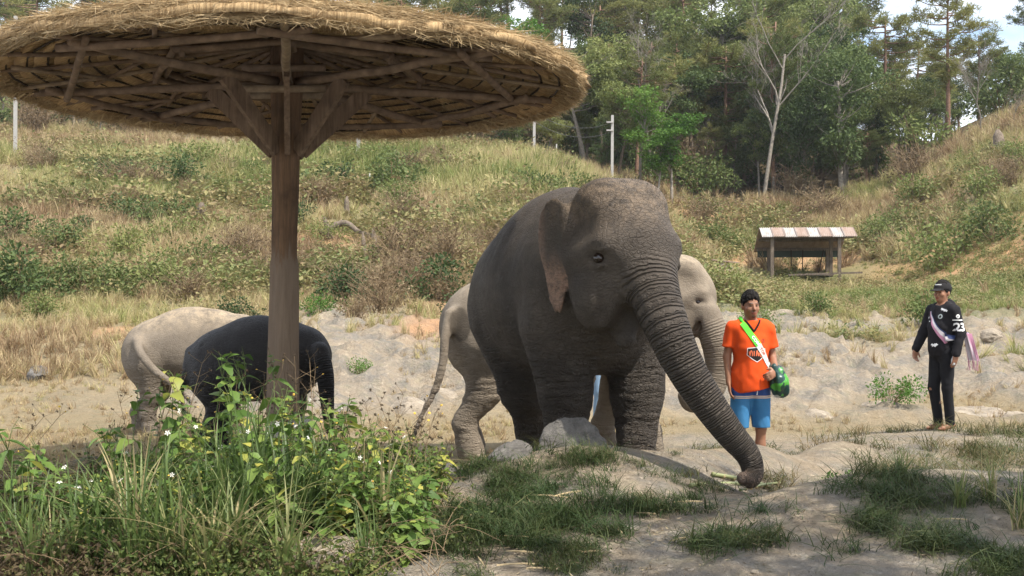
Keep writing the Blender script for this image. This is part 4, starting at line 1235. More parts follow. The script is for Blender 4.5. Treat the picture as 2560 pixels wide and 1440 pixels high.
for dx in (-.008, .0, .008):
    v2, f2 = ribbon2d([(dx - .003, -.010), (dx, .0), (dx + .003, .011)], .004); conform(v2, f2, hd, (.21, .015, 1.278), side_r, up, 'badge_mark', M_PRINTK, boy, .004)
fr, fu = (1, 0, 0), (0, 0, 1)
def star(c, r, k=8, seed=0):
    q = np.random.default_rng(seed); a = np.linspace(0, 2 * math.pi, 2 * k, endpoint=False)
    rr = np.where(np.arange(2 * k) % 2, r * .45, r * q.uniform(.7, 1.2, 2 * k))
    return np.stack([np.cos(a) * rr * 1.5, np.sin(a) * rr, 0 * a], -1)
for i, (xx, zz, r) in enumerate(((.095, 1.355, .018), (.13, 1.345, .022), (-.10, 1.26, .016), (-.055, 1.22, .010), (.03, .955, .022), (.055, .965, .016))):
    conform(star(0, r, 6, i), [list(range(12))], hd, (xx, 0, zz), fr, fu, 'chest_print', M_WHITE, boy)
d2 = disc * [1.05, 1.25, 1]
conform(d2, [list(range(16))], hd, (.085, 0, 1.275), fr, fu, 'chest_badge', plain('badge_grey', (.35, .40, .40), .7), boy)
conform(d2 * .55, [list(range(16))], hd, (.085, 0, 1.275), fr, fu, 'chest_badge', M_PRINTK, boy, .004)
# raised white lettering band on the cap front
Rb = rotm(R(12)); cc = np.array([0, -.005, 1.545]) + Rb @ np.array([0, 0, .085])
for k in range(7):
    v2, f2 = ribbon2d([(-.036 + k * .012, -.006), (-.034 + k * .012, .006), (-.030 + k * .012, -.005)], .0045)
    conform(v2, f2, cb, tuple(cc), tuple(Rb @ np.array([1., 0, 0])), (0, 0, 1), 'cap_print', M_WHITE, boy, .003)
# striped cloth bag slung behind him
def stripes():
    m, t = new_mat('cloth_striped'); u = t.attr('u').outputs['Fac']
    n = t.noise(t.obj(), 30, 3)
    c = t.ramp(u, (0, (.62, .30, .42)), (.24, (.66, .34, .46)), (.25, (.75, .70, .72)), (.48, (.72, .68, .70)), (.50, (.05, .07, .16)), (.62, (.05, .07, .16)), (.64, (.70, .42, .52)), (.82, (.75, .70, .72)), (.86, (.60, .30, .42)))
    t.leaf(t.mix(n, c, (.5, .35, .4)) if False else c, .85, .25, .1)
    return m
M_STRIPE = stripes()
bag2 = empty('cloth_bag', boy.location, boy.rotation_euler.z, .97)
bag2.scale.x *= .94
tag(bag2, 'pink and white striped cloth bag slung behind the black hoodie', 'bag')
k = 15; U = np.linspace(0, 1, k)
rows = []
for t in np.linspace(0, 1, 9):
    xs = .10 + .05 * t + U * (.10 + .06 * t); ys = .20 + .02 * np.sin(U * 14 + t * 2) + .03 * t
    rows.append(np.stack([xs, ys, np.full(k, 1.09 - .30 * t) - .01 * np.sin(U * 9)], -1))
r = np.array(rows); fv = r.reshape(-1, 3); F = np.array([[i * k + j, i * k + j + 1, (i + 1) * k + j + 1, (i + 1) * k + j] for i in range(8) for j in range(k - 1)])
bvv = fv + [0, .025, 0]; nv = len(fv)
link('pouch', make_mesh('pouch', np.concatenate([fv, bvv]), np.concatenate([F, F[:, ::-1] + nv]), M_STRIPE, True, {'u': np.tile(np.tile(U, 9), 2)}), bag2)
mf = MB()
for j in range(22):
    q = fv[-k + int(j / 22 * k)]; mf.tube([q, q + np.array([rng.normal(0, .01), .01, -.06]), q + np.array([rng.normal(0, .015), .012, -.11])], .002, 4)
o = mf.build('fringe', M_STRIPE, bag2); o['kind'] = 'stuff'
rows = []
A, B = np.array([-.075, 0, 1.33]), np.array([.17, 0, 1.00]); nx = np.array([.80, 0, .595])
for t in np.linspace(0, 1, 18):
    c = lerp(A, B, t); row = []
    for kk in np.linspace(-1, 1, 5):
        q = c + nx * (.012 + .032 * t) * kk
        hit = hd.ray_cast(Vector((q[0], -.6, q[2])), Vector((0, 1, 0)), 1.2)
        row.append([q[0], (hit[0].y if hit[0] is not None else -.1) - .006, q[2]])
    rows.append(row)
r = np.array(rows); fv = r.reshape(-1, 3)
F = np.array([[i * 5 + j, i * 5 + j + 1, (i + 1) * 5 + j + 1, (i + 1) * 5 + j] for i in range(17) for j in range(4)])
link('strap', make_mesh('strap', np.concatenate([fv, fv + [0, .004, 0]]), np.concatenate([F, F[:, ::-1] + len(fv)]), M_STRIPE, True, {'u': np.tile(np.tile(np.linspace(.02, .6, 5), 18), 2)}), bag2)
# small clear bottle in his left hand
btl = empty('water_bottle', boy.location, boy.rotation_euler.z, .97)
btl.scale.x *= .94
tag(btl, 'small clear plastic bottle held in the hand of the man in black', 'bottle')
mg, t = new_mat('plastic_clear'); t.out((.55, .56, .55), .25, None, .5, Alpha=.75)
m = MB(); pr = [(.0, .735), (.022, .737), (.024, .75), (.023, .78), (.024, .80), (.010, .825), (.010, .84)]
m.tube([(.205, -.03, z) for _, z in pr], [max(r_, .003) for r_, _ in pr], 10); m.build('bottle_body', mg, btl, True)
m = MB(); m.tube([(.205, -.03, .8405), (.205, -.03, .853)], .011, 10); m.build('cap', M_WHITE, btl)

# a third keeper, mostly hidden behind the elephants
p = at(1506, 740, 13.9)
A3 = [dict(sh=(-.185, .01, 1.345), el=(-.23, .035, 1.09), wr=(-.22, -.02, .865), d=(.05, -.1, -1), n=(.9, -.2, .1), side=1), dict(sh=(.185, .01, 1.345), el=(.23, .035, 1.09), wr=(.22, -.02, .865), d=(-.05, -.1, -1), n=(-.9, -.2, .1), side=-1)]
L3 = [dict(hip=(-.08, 0, .87), kn=(-.09, -.05, .48), an=(-.10, -.02, .085)), dict(hip=(.08, 0, .87), kn=(.10, .04, .48), an=(.09, .10, .085))]
keeper, _ = person(dict(loc=(p[0], p[1], hz(p[0], p[1])), rz=R(35), arms=A3, legs=L3, voxel=.012, cvoxel=.012, clothes=clothes_plain))
tag(keeper, 'person in light blue jeans standing behind the elephants\' legs', 'person')
# ---------------------------------------------------------------- hut, poles, rocks, cane, stumps
M_TIN_A = None
def tin(name, base, rust):
    m, t = new_mat(name); o = t.obj()
    n = t.noise(t.map(o, (3, 1, 1)), 2.2, 5, .65); f = t.noise(t.map(o, (1, 9, 1)), 4, 4)
    c = t.mix(t.ramp(n, (.38, 0), (.62, 1)), base, rust); c = t.mix(t.ramp(f, (.5, 0), (.75, .6)), c, tuple(x * .6 for x in rust))
    t.out(c, .6, t.bump(f, .2, .01), .3)
    return m
M_TIN_P, M_TIN_R = tin('tin_pale', (.42, .40, .385), (.33, .28, .25)), tin('tin_rusty', (.33, .25, .21), (.26, .18, .14))
M_HUTP = wood_material('hut_timber', (.12, .095, .075), (.22, .175, .135))
M_DARKNET = plain('hut_sheet_green', (.05, .065, .05), .9)
hp = at(2012, 690, 48.0); HZ = hz(hp[0], 48.0)
hut = empty('open_hut', (hp[0], 48.0, HZ + .10), R(-5))
tag(hut, 'open-sided hut with rusty corrugated tin roof on the slope', 'hut')
def sheet(x0, x1, y0, z0, y1, z1, mat, name='roof_sheet'):
    k = 13; xs = np.linspace(x0, x1, k); zz = .022 * np.cos(np.arange(k) * math.pi)
    v = [[x, y, z + w] for (y, z) in ((y0, z0), (y1, z1)) for x, w in zip(xs, zz)]
    v += [[a, b, c - .012] for a, b, c in v]
    f = [[i, i + 1, i + 1 + k, i + k] for i in range(k - 1)] + [[i + 2 * k, i + 3 * k, i + 1 + 3 * k, i + 1 + 2 * k] for i in range(k - 1)]
    f += [[i, i + 2 * k, i + 1 + 2 * k, i + 1] for i in range(k - 1)]
    return link(name, make_mesh(name, v, f, mat, True), hut)
# front slope: near eave low, ridge behind it; back slope comes further down
xs = np.linspace(-1.80, 1.86, 9)
for i in range(8):
    sheet(xs[i] + (.0 if i == 0 else -.02), xs[i + 1] + .02, -.95, 1.60 - .012 * i * 0 + (i % 2) * .012, -.05, 2.00 + (i % 2) * .012, M_TIN_P if i % 2 == 0 else M_TIN_R)
xs2 = np.linspace(-1.80, 1.70, 7)
for i in range(6): sheet(xs2[i] - .02, xs2[i + 1] + .02, .02, 1.99 + (i % 2) * .012, 1.7, 1.10 + (i % 2) * .012, M_TIN_R)
for x, y, zt in ((-1.38, -.75, 1.66), (1.22, -.75, 1.66), (1.10, .45, 1.72), (-1.25, 1.35, 1.25), (1.12, 1.4, 1.22)):
    m = MB(); m.bar((x, y, -.4), (x, y, zt), .13, .13, (0, 1, 0)); m.build('post', M_HUTP, hut)
for a, b in (((-1.75, -.78, 1.60), (1.75, -.78, 1.60)), ((-1.75, 1.4, 1.18), (1.65, 1.4, 1.18)), ((-1.75, 0, 1.90), (1.7, 0, 1.90)), ((-1.75, .7, 1.53), (1.65, .7, 1.53))):
    m = MB(); m.bar(a, b, .07, .10); m.build('beam', M_HUTP, hut)
m = MB(); m.bar((-.75, -.80, .10), (2.1, -.78, .19), .06, .07); m.build('rail', M_HUTP, hut)
m = MB(); m.bar((-.2, .5, .12), (1.2, .5, .14), .3, .10); m.build('bench', M_HUTP, hut)
for x0, x1, zz in ((-.35, -.35, .5), (.12, .10, .2), (.95, .75, .2)):
    m = MB(); m.tube([(x0, 1.3, 1.15), (x1, 1.3, zz)], .022, 6); m.build('stay', M_BATTEN, hut)
m = MB(); m.box((-.05, 1.45, 1.03), (3.3, .02, .34)); m.build('back_sheet', M_DARKNET, hut)

# concrete power poles with cross-arms, and wires
M_POLE = plain('pole_concrete', (.36, .345, .32), .9, .2, .15, 6, .3); M_WIRE = plain('wire_dark', (.06, .06, .06), .6)
tops = {}
for i, (px, d, ytop, arms, lab) in enumerate(((1530, 58.5, 288, True, 'pale concrete power pole with short cross-arms behind the dark elephant'), (1335, 58.5, 262, False, 'pale concrete pole at the forest edge under the thatch rim'),
                                         (38, 52, 40, False, 'tall grey concrete pole rising out of the grass beyond the thatch'), (895, 52, 320, False, 'short weathered pole sunk in the tall hillside grass'))):
    x = (px - 1280) / FPX * d; z0 = hz(x, d); zt = CAM_Z + (HORIZON - ytop) / FPX * d
    po = empty('power_pole', (x, d, z0)); tag(po, lab, 'pole', 'poles along the forest edge')
    m = MB(); h = zt - z0; w = .13 if px != 895 else .16
    m.bar((0, 0, -.4), (.02, 0, h), w, w * .9, (0, 1, 0)); m.build('shaft', M_POLE, po)
    if arms:
        for zz in (h - .35, h - .75): m = MB(); m.bar((-.28, -.11, zz), (.06, -.11, zz), .07, .07); m.build('cross_arm', M_POLE, po)
    tops[px] = (x, d, z0 + h)
for a, b, dz in ((1530, 1335, .35), (1530, 1335, .8), (1335, 38, .5)):
    p0, p1 = np.array(tops[a]) - [0, 0, dz], np.array(tops[b]) - [0, 0, dz if b != 38 else 3.2]
    t = np.linspace(0, 1, 18)[:, None]; p = p0 + (p1 - p0) * t - np.array([0, 0, 1.0]) * (4 * t * (1 - t)) * (.5 if b != 38 else 1.6)
    m = MB(); m.tube(p, .012, 4); o = m.build('wire', M_WIRE)
    tag(o, 'thin dark wire strung between the concrete poles', 'wire', 'wires between the poles')
M_STAKE = plain('stake_pale', (.58, .56, .50), .8)
for px, y0, y1, d, lab in ((922, 482, 432, 42, 'slim white stake standing in hillside grass'), (1390, 400, 360, 58, 'slim pale stake by the forest edge')):
    x = (px - 1280) / FPX * d; z0 = hz(x, d); zt = CAM_Z + (HORIZON - y1) / FPX * d
    m = MB(); m.tube([(0, 0, -.3), (.03, 0, max(.6, zt - z0))], .028, 6); o = m.build('stake', M_STAKE, loc=(x, d, z0)); tag(o, lab, 'stake')
# white hose lying on the slope
for pts, d, lab in (([(30, 625), (90, 624), (150, 622), (185, 630), (225, 634)], 31.5, 'long white hose lying across the slope by the dark bushes'), ([(770, 678), (830, 688), (900, 700)], 27.5, 'short white hose lying in the green grass behind the shelter post')):
    P3 = []
    for px, py in pts:
        x = (px - 1280) / FPX * d; P3.append((x, d, max(hz(x, d) + .12, CAM_Z + (HORIZON - py) / FPX * d)))
    m = MB(); m.tube(catmull(P3, 16), .032, 6); o = m.build('hose', plain('hose_white', (.75, .75, .72), .6), smooth=True); tag(o, lab, 'hose')

# rocks
def rock_material(name, a, b, c3):
    m, t = new_mat(name); o = t.obj()
    n = t.noise(o, 5, 6, .7); v = t.noise(t.map(o, (1, 1, 2.5)), 9, 6, .75, 1.0); f = t.noise(o, 60, 4, .7)
    c = t.mix(t.ramp(n, (.35, 0), (.65, 1)), a, b); c = t.mix(t.ramp(v, (.52, 0), (.66, .9)), c, c3)
    t.out(c, .9, t.bump(t.m('ADD', v, t.m('MULTIPLY', f, .5)), .8, .03), .2)
    return m
M_ROCKG = rock_material('rock_grey', (.095, .088, .08), (.205, .19, .172), (.05, .047, .043))
M_ROCKP = rock_material('rock_pale', (.25, .21, .16), (.39, .33, .255), (.14, .115, .09))
def rock(x, y, r, mat, lab, seed, zoff=0.0, group=None, cuts=7):
    q = np.random.default_rng(seed); r = np.array(r, float)
    dirs = q.normal(0, 1, (cuts, 3)); dirs /= np.linalg.norm(dirs, axis=1)[:, None]; offs = q.uniform(.55, .85, cuts)
    def fn(p):
        u = p / r[:, None].astype(np.float32)
        d = np.sqrt((u * u).sum(0)) - 1
        for n_, o_ in zip(dirs, offs): d = smax(d, (n_[0] * u[0] + n_[1] * u[1] + n_[2] * u[2]) - o_, .05)
        return ((d + .07 * fbm(u.T + seed, 2.2, 3) + .10 * np.abs(fbm(u.T + seed, 4, 4))) * r.min()).astype(np.float32)
    v, f = sdf_mesh(fn, -r * 1.25, r * 1.25, float(r.min()) / (18 if r.max() > .2 else 9))
    o = link('rock', make_mesh('rock', v, f, mat, True), loc=(x, y, hz(x, y) + zoff)); o.rotation_euler.z = q.uniform(0, 6)
    return tag(o, lab, 'rock', group)
def rpx(px, d): return (px - 1280) / FPX * d
rock(rpx(1438, 8.5), 8.55, (.36, .27, .29), M_ROCKG, 'grey angular boulder crowning the mound at the dark elephant\'s feet', 21, -.07, None, 11)
rock(rpx(1275, 8.35), 8.42, (.24, .22, .17), M_ROCKG, 'rounded grey boulder half sunk left of the angular one', 5, -.05, None, 9)
rock(rpx(1115, 8.1), 8.1, (.15, .15, .11), M_ROCKG, 'small grey rock at the edge of the weeds', 8, .0)
rock(rpx(820, 6.25), 6.25, (.30, .24, .10), M_ROCKP, 'flat pale slab of rock among the foreground weeds', 9, .03)
rock(rpx(1805, 36), 36.0, (.55, .5, .5), M_ROCKP, 'large pale boulder on the meadow behind the tan elephant\'s head', 14, .25)
rock(rpx(1850, 33), 33.0, (.4, .4, .26), M_ROCKP, 'low pale boulder on the meadow below the hut', 15, .05)
rock(rpx(1932, 28), 28.0, (.16, .16, .18), M_ROCKP, 'small round pale rock beside the orange-shirted man\'s head', 16, .05)
rock(rpx(96, 17.2), 17.2, (.22, .2, .17), M_ROCKG, 'grey rock on the dry flat left of the young elephants', 17, .03)
for i, (px, d, r) in enumerate(((1870, 15.6, .25), (2050, 15.2, .34), (2190, 15.9, .28), (2430, 15.5, .45), (2530, 15.2, .3), (1010, 15.4, .42), (900, 15.6, .3), (1090, 16.2, .36), (2260, 20, .35), (2000, 21, .3), (1960, 24, .3), (2480, 20.5, .3))):
    rock(rpx(px, d), d, (r, r * .8, r * .55), M_ROCKP, 'weathered pale limestone outcrop on the broken bank', 30 + i, -.10, 'limestone outcrops on the bank', 5)
m = MB(); m.box((0, 0, 0), (.95, .6, .03)); o = m.build('metal_sheet', M_TIN_R, loc=(rpx(1800, 36) + .02, 36.0, hz(rpx(1800, 36), 36.0) + .62), rot=(R(4), R(5), R(20))); tag(o, 'rusty metal sheet lying on the meadow boulder', 'metal sheet')
# little stones on the mound
for i in range(26):
    px, d = rng.uniform(1150, 2540), rng.uniform(5.8, 7.9); r = rng.uniform(.012, .03)
    rock(rpx(px, d), d, (r, r * .8, r * .6), M_ROCKP, 'little pale stone lying on the trodden earth', 60 + i, 0, 'little stones on the mounds', 4)

# sugar cane on the ground under the trunk
M_CANE = plain('cane_green', (.25, .27, .12), .55, .4, .2, 5); M_HUSK = plain('husk_pale', (.40, .31, .18), .8, .2, .25, 14)
def cane(p0, p1, r, lab):
    a, b = np.array(p0), np.array(p1); L = np.linalg.norm(b - a); k = int(L / .022) + 2
    t = np.linspace(0, 1, k); rad = r * (1 + .22 * (np.abs(np.sin(t * L / .14 * math.pi)) < .12))
    root = empty('sugar_cane', tuple(a)); tag(root, lab, 'cane', 'cut canes under the trunk')
    m = MB(); m.tube((b - a) * t[:, None] + np.array([0, 0, .01]) * np.sin(t * 3.1)[:, None], rad, 8); m.build('stalk', M_CANE, root, True)
    for tt in np.arange(.14, L, .14) / L:
        c = (b - a) * tt; m = MB(); dd = (b - a) / L; m.tube([c - dd * .006, c + dd * .006], r * 1.28, 8); m.build('node', M_HUSK, root, True)
def gps(px, py, lo=5.4, hi=9.5, up=0.0):
    """where lines of sight through pixels meet the ground"""
    px, py = np.asarray(px, float), np.asarray(py, float); d = np.linspace(lo, hi, 70)
    X = (px[:, None] - 1280) / FPX * d; Zr = CAM_Z + (HORIZON - py[:, None]) / FPX * d
    Z = base_height(X, np.broadcast_to(d, X.shape)); hit = Z >= Zr
    i = np.where(hit.any(1), hit.argmax(1), len(d) - 1); k = np.arange(len(px)); j = np.maximum(i - 1, 0)
    g1, g0 = Z[k, i] - Zr[k, i], Z[k, j] - Zr[k, j]; t = np.clip(-g0 / np.where(np.abs(g1 - g0) < 1e-6, 1, g1 - g0), 0, 1)
    dd = d[j] + (d[i] - d[j]) * t; x = (px - 1280) / FPX * dd
    return np.stack([x, dd, height(x, dd) + up], -1)
def gp(px, py, lo=5.4, hi=9.5, up=.0): return gps([px], [py], lo, hi, up)[0]
for (a, b, r, lab) in (((1728, 1216), (1912, 1222), .014, 'green sugar cane stalk lying flat under the trunk tip'), ((1782, 1196), (1925, 1226), .014, 'green sugar cane stalk slanting under the trunk tip'), ((1850, 1232), (1960, 1216), .009, 'thin pale cane lying beside the green stalks')):
    cane(gp(*a, up=.02), gp(*b, up=.02), r, lab)
for i, (px, py, L) in enumerate(((1700, 1365, .13), (1290, 1360, .22), (1250, 1320, .24), (1330, 1345, .2), (1300, 1395, .15), (1345, 1430, .12), (1640, 1270, .2), (1720, 1268, .18), (1610, 1290, .14), (1420, 1245, .26), (1370, 1255, .25), (1290, 1425, .2), (1550, 1345, .14), (2380, 1310, .16), (2545, 1235, .12), (1200, 1415, .3), (1475, 1395, .1))):
    p = gp(px, py, 5.5, 9.5, .015); a = rng.uniform(-.6, .6) + (1.2 if i % 3 == 0 else 0)
    k = 7; t = np.linspace(-.5, .5, k); w = .004 + .007 * rng.random(); c, s = math.cos(a), math.sin(a)
    rows = [[t_ * L * c - e * w * (1 - 3.4 * t_ * t_) * s, t_ * L * s + e * w * (1 - 3.4 * t_ * t_) * c, .004 + .12 * rng.random() * 0 + .025 * L * (1 - 4 * t_ * t_) + (.004 if e == 0 else 0)] for t_ in t for e in (-1, 0, 1)]
    v = np.array(rows); v2 = v - [0, 0, .004]
    f = [[i_ * 3 + j, (i_ + 1) * 3 + j, (i_ + 1) * 3 + j + 1, i_ * 3 + j + 1] for i_ in range(k - 1) for j in range(2)]
    o = link('cane_husk', make_mesh('cane_husk', np.concatenate([v, v2]), f + [[x + 3 * k for x in q[::-1]] for q in f], M_HUSK, True), loc=p)
    tag(o, 'curled dry cane husk dropped on the earth', 'husk', 'dry cane husks on the ground')
# stumps and dead wood on the slope
M_STUMP = wood_material('stump_grey', (.13, .10, .075), (.26, .21, .16))
for i, (px, py, d, h, r) in enumerate(((500, 585, 35, .60, .13), (912, 640, 30, .55, .06), (940, 600, 30, .62, .08), (866, 540, 36, .5, .09), (1130, 450, 46, .5, .12), (826, 585, 33, .45, .08), (2500, 410, 58, .9, .3))):
    x = rpx(px, d); z0 = hz(x, d); m = MB(); q = rng.normal(0, .08, 2)
    m.tube([(0, 0, -.2), (q[0] * .4, 0, h * .5), (q[0], q[1], h * 1.0), (q[0] * 1.3, q[1], h * 1.35)], [r * 1.4, r, r * .85, r * .25], 9, True, .25)
    o = m.build('tree_stump', M_STUMP, loc=(x, d, z0), smooth=True); tag(o, 'broken grey tree stump among the dry hillside grass', 'stump', 'stumps on the slope')
m = MB(); m.tube(catmull([(rpx(800, 33), 33, hz(rpx(800, 33), 33) + .1), (rpx(860, 33), 33, hz(rpx(860, 33), 33) + .45), (rpx(900, 32.6), 32.6, hz(rpx(900, 32.6), 32.6) + .3), (rpx(960, 32), 32, hz(rpx(960, 32), 32) + .2)], 14), [.10, .10, .09, .09, .085, .08, .08, .07, .07, .06, .06, .05, .05, .04], 8, True, .2)
tag(m.build('fallen_trunk', M_STUMP, smooth=True), 'fallen dead trunk lying across the dry slope', 'log')
# ---------------------------------------------------------------- vegetation
def foliage_mat(name, stops, trans=.32, rough=.6, spec=.2, inst=False, var=.5):
    """colour by tint: instancer attribute, or a random value per object mixed with a per-leaf attribute"""
    m, t = new_mat(name)
    if inst: base = t.attr('tint', 'INSTANCER').outputs['Fac']
    else: base = t.n('ShaderNodeObjectInfo').outputs['Random']
    lf = t.attr('leaf').outputs['Fac']
    f = t.m('ADD', base, t.m('MULTIPLY', t.m('SUBTRACT', lf, .5), var), clamp=True)
    c = t.ramp(f, *stops)
    t.leaf(c, rough, trans, spec)
    return m
M_GRASS = foliage_mat('grass_blades', [(0, (.19, .115, .06)), (.25, (.33, .235, .135)), (.45, (.47, .375, .215)), (.62, (.42, .375, .17)), (.80, (.25, .265, .09)), (1, (.13, .18, .045))], .30, inst=True, var=.35)
M_COVER = foliage_mat('cover_leaves', [(0, (.22, .155, .085)), (.3, (.29, .25, .11)), (.6, (.185, .20, .075)), (1, (.085, .125, .038))], .3, inst=True, var=.4)
M_FGGRASS = foliage_mat('short_grass', [(0, (.20, .15, .075)), (.35, (.085, .095, .035)), (1, (.035, .065, .02))], .25, inst=True, var=.45)
M_LEAF_DARK = foliage_mat('leaves_dark', [(0, (.048, .075, .027)), (.5, (.078, .115, .038)), (1, (.125, .155, .05))], .25, var=.7)
M_LEAF_MID = foliage_mat('leaves_mid', [(0, (.085, .12, .035)), (.5, (.14, .18, .055)), (1, (.22, .235, .08))], .3, var=.7)
M_LEAF_BRIGHT = foliage_mat('leaves_bright', [(0, (.07, .15, .025)), (.5, (.10, .20, .035)), (1, (.15, .24, .05))], .35, var=.6)
M_LEAF_DRY = foliage_mat('leaves_dry', [(0, (.12, .085, .05)), (.5, (.20, .145, .08)), (1, (.26, .21, .12))], .2, var=.6)
M_NEEDLE = foliage_mat('pine_needles', [(0, (.10, .125, .038)), (.5, (.175, .19, .06)), (1, (.26, .25, .085))], .25, var=.8)
M_WEED = foliage_mat('weed_leaves', [(0, (.07, .13, .028)), (.5, (.12, .20, .042)), (.85, (.18, .25, .055)), (1, (.40, .38, .08))], .35, .5, .3, var=.5)
M_BLADE = foliage_mat('long_blades', [(0, (.06, .10, .026)), (.55, (.12, .175, .05)), (.85, (.21, .24, .085)), (1, (.40, .33, .17))], .35, .45, .35, var=.6)
M_DRYSTEM = plain('stem_dry', (.20, .14, .08), .8); M_STEM = plain('stem_green', (.10, .13, .04), .7)
M_BARK = log_mat('bark_brown', (.10, .075, .055), (.20, .155, .115)); M_BARKP = log_mat('bark_pine', (.14, .08, .055), (.26, .16, .11)); M_BARKG = log_mat('bark_pale', (.16, .14, .115), (.29, .255, .21))
M_PETAL = plain('petal_white', (.74, .72, .64), .7); M_YELLOW = plain('flower_yellow', (.55, .36, .06), .7); M_BURR = plain('burr_dry', (.075, .05, .03), .8)

def leaf_quads(p, d, n, L, w, droop=.15):
    """folded leaves: base p, direction d, face normal n"""
    d = d / (np.linalg.norm(d, axis=1)[:, None] + 1e-9); s = np.cross(d, n); s /= np.linalg.norm(s, axis=1)[:, None] + 1e-9
    n = np.cross(s, d); L = np.asarray(L)[:, None] * np.ones((len(p), 1)); w = np.asarray(w)[:, None] * np.ones((len(p), 1))
    mid = p + d * L * .45 - n * w * .25
    tip = p + d * L - n * L * droop
    a, b = mid + s * w + n * w * .3, mid - s * w + n * w * .3
    k = len(p); i = np.arange(k)
    return np.concatenate([p, a, tip, b]), np.concatenate([np.stack([i, i + k, i + 2 * k], -1), np.stack([i, i + 2 * k, i + 3 * k], -1)])
def unit(n, g=rng):
    v = g.normal(0, 1, (n, 3)); return v / np.linalg.norm(v, axis=1)[:, None]

def blades(n, hmin, hmax, w, spread, lean, seg=3, g=rng, base_r=.06):
    """arching grass blades from one root"""
    a = g.uniform(0, 2 * math.pi, n); h = g.uniform(hmin, hmax, n); out = g.uniform(.15, 1, n) * lean
    dx = np.stack([np.cos(a), np.sin(a)], -1); b0 = g.normal(0, base_r, (n, 2))
    sd = np.stack([-np.sin(a), np.cos(a), np.zeros(n)], -1) * (w * g.uniform(.6, 1.2, n))[:, None]
    V, F = [], []; lev = []
    for j in range(seg + 1):
        t = j / seg
        r = out * h * t ** 1.8 * spread; z = h * (t - .35 * out * t ** 2.6)
        c = np.concatenate([b0 + dx * r[:, None], z[:, None]], 1)
        if j < seg: lev.append((c - sd * (1 - .55 * t), c + sd * (1 - .55 * t)))
        else: lev.append((c,))
    off = 0; idx = []
    for l in lev:
        cur = []
        for arr in l: V.append(arr); cur.append(np.arange(n) + off); off += n
        idx.append(cur)
    Q = [np.stack([idx[j][0], idx[j][1], idx[j + 1][1], idx[j + 1][0]], -1) for j in range(seg - 1)]
    T = [np.stack([idx[seg - 1][0], idx[seg - 1][1], idx[seg][0]], -1)]
    lf = g.random(n)
    return np.concatenate(V), Q + T, np.tile(lf, 2 * seg + 1)

protos = {}
def proto(name, me):
    o = bpy.data.objects.new(name, me); protos.setdefault(name.split('#')[0], []).append(o); return o
for k in range(5):
    V, F, lf = blades(34, .30, .95, .011, .75, .9); proto('tuft#%d' % k, make_mesh('tuft', V, F, M_GRASS, False, {'leaf': lf}))
for k in range(4):
    V, F, lf = blades(26, .12, .40, .008, .9, 1.0); proto('short#%d' % k, make_mesh('short', V, F, M_GRASS, False, {'leaf': lf}))
for k in range(4):       # low leafy cover
    n = 70; p = rng.normal(0, .16, (n, 3)); p[:, 2] = np.abs(p[:, 2]) * 1.1
    d = unit(n); d[:, 2] = np.abs(d[:, 2]) * .6; V, F = leaf_quads(p, d, unit(n) * .5 + [0, 0, 1], rng.uniform(.05, .11, n), rng.uniform(.018, .035, n))
    proto('cover#%d' % k, make_mesh('cover', V, F, M_COVER, False, {'leaf': np.tile(rng.random(n), 4)}))
for k in range(5):       # trampled short broad-bladed grass of the mounds
    V, F, lf = blades(40, .05, .15, .0042, 2.2, 1.25, 3, base_r=.085); proto('mound#%d' % k, make_mesh('mound', V, F, M_FGGRASS, False, {'leaf': lf}))

def scatter(name, pts, tint, scl, kindp, label, cat, tilt=.18):
    n = len(pts); P = protos[kindp]
    me = bpy.data.meshes.new(name); me.vertices.add(n); me.vertices.foreach_set('co', np.asarray(pts, np.float32).reshape(-1))
    def A(nm, typ, key, arr): a = me.attributes.new(nm, typ, 'POINT'); a.data.foreach_set(key, np.asarray(arr).reshape(-1))
    A('tint', 'FLOAT', 'value', np.asarray(tint, np.float32)); A('scl', 'FLOAT', 'value', np.asarray(scl, np.float32))
    A('pid', 'INT', 'value', rng.integers(0, len(P), n).astype(np.int32))
    A('rot', 'FLOAT_VECTOR', 'vector', np.stack([rng.normal(0, tilt, n), rng.normal(0, tilt, n), rng.uniform(0, 6.28, n)], -1).astype(np.float32))
    o = link(name, me); tag(o, label, cat, kind='stuff')
    ng = bpy.data.node_groups.new(name, 'GeometryNodeTree')
    ng.interface.new_socket('Geometry', in_out='INPUT', socket_type='NodeSocketGeometry'); ng.interface.new_socket('Geometry', in_out='OUTPUT', socket_type='NodeSocketGeometry')
    N = ng.nodes.new; Lk = ng.links.new
    gi, go, jn = N('NodeGroupInput'), N('NodeGroupOutput'), N('GeometryNodeJoinGeometry')
    def na(nm, typ): x = N('GeometryNodeInputNamedAttribute'); x.data_type = typ; x.inputs['Name'].default_value = nm; return x.outputs['Attribute']
    pid, rot, sc = na('pid', 'INT'), na('rot', 'FLOAT_VECTOR'), na('scl', 'FLOAT')
    e2r = N('FunctionNodeEulerToRotation'); Lk(rot, e2r.inputs[0])
    for i, po in enumerate(P):
        cmp = N('FunctionNodeCompare'); cmp.data_type = 'INT'; cmp.operation = 'EQUAL'
        Lk(pid, cmp.inputs[2]); cmp.inputs[3].default_value = i
        oi = N('GeometryNodeObjectInfo'); oi.inputs['Object'].default_value = po
        iop = N('GeometryNodeInstanceOnPoints')
        Lk(gi.outputs[0], iop.inputs['Points']); Lk(cmp.outputs[0], iop.inputs['Selection']); Lk(oi.outputs['Geometry'], iop.inputs['Instance'])
        Lk(e2r.outputs[0], iop.inputs['Rotation']); Lk(sc, iop.inputs['Scale']); Lk(iop.outputs[0], jn.inputs[0])
    Lk(jn.outputs[0], go.inputs[0])
    o.modifiers.new('scatter', 'NODES').node_group = ng
    return o

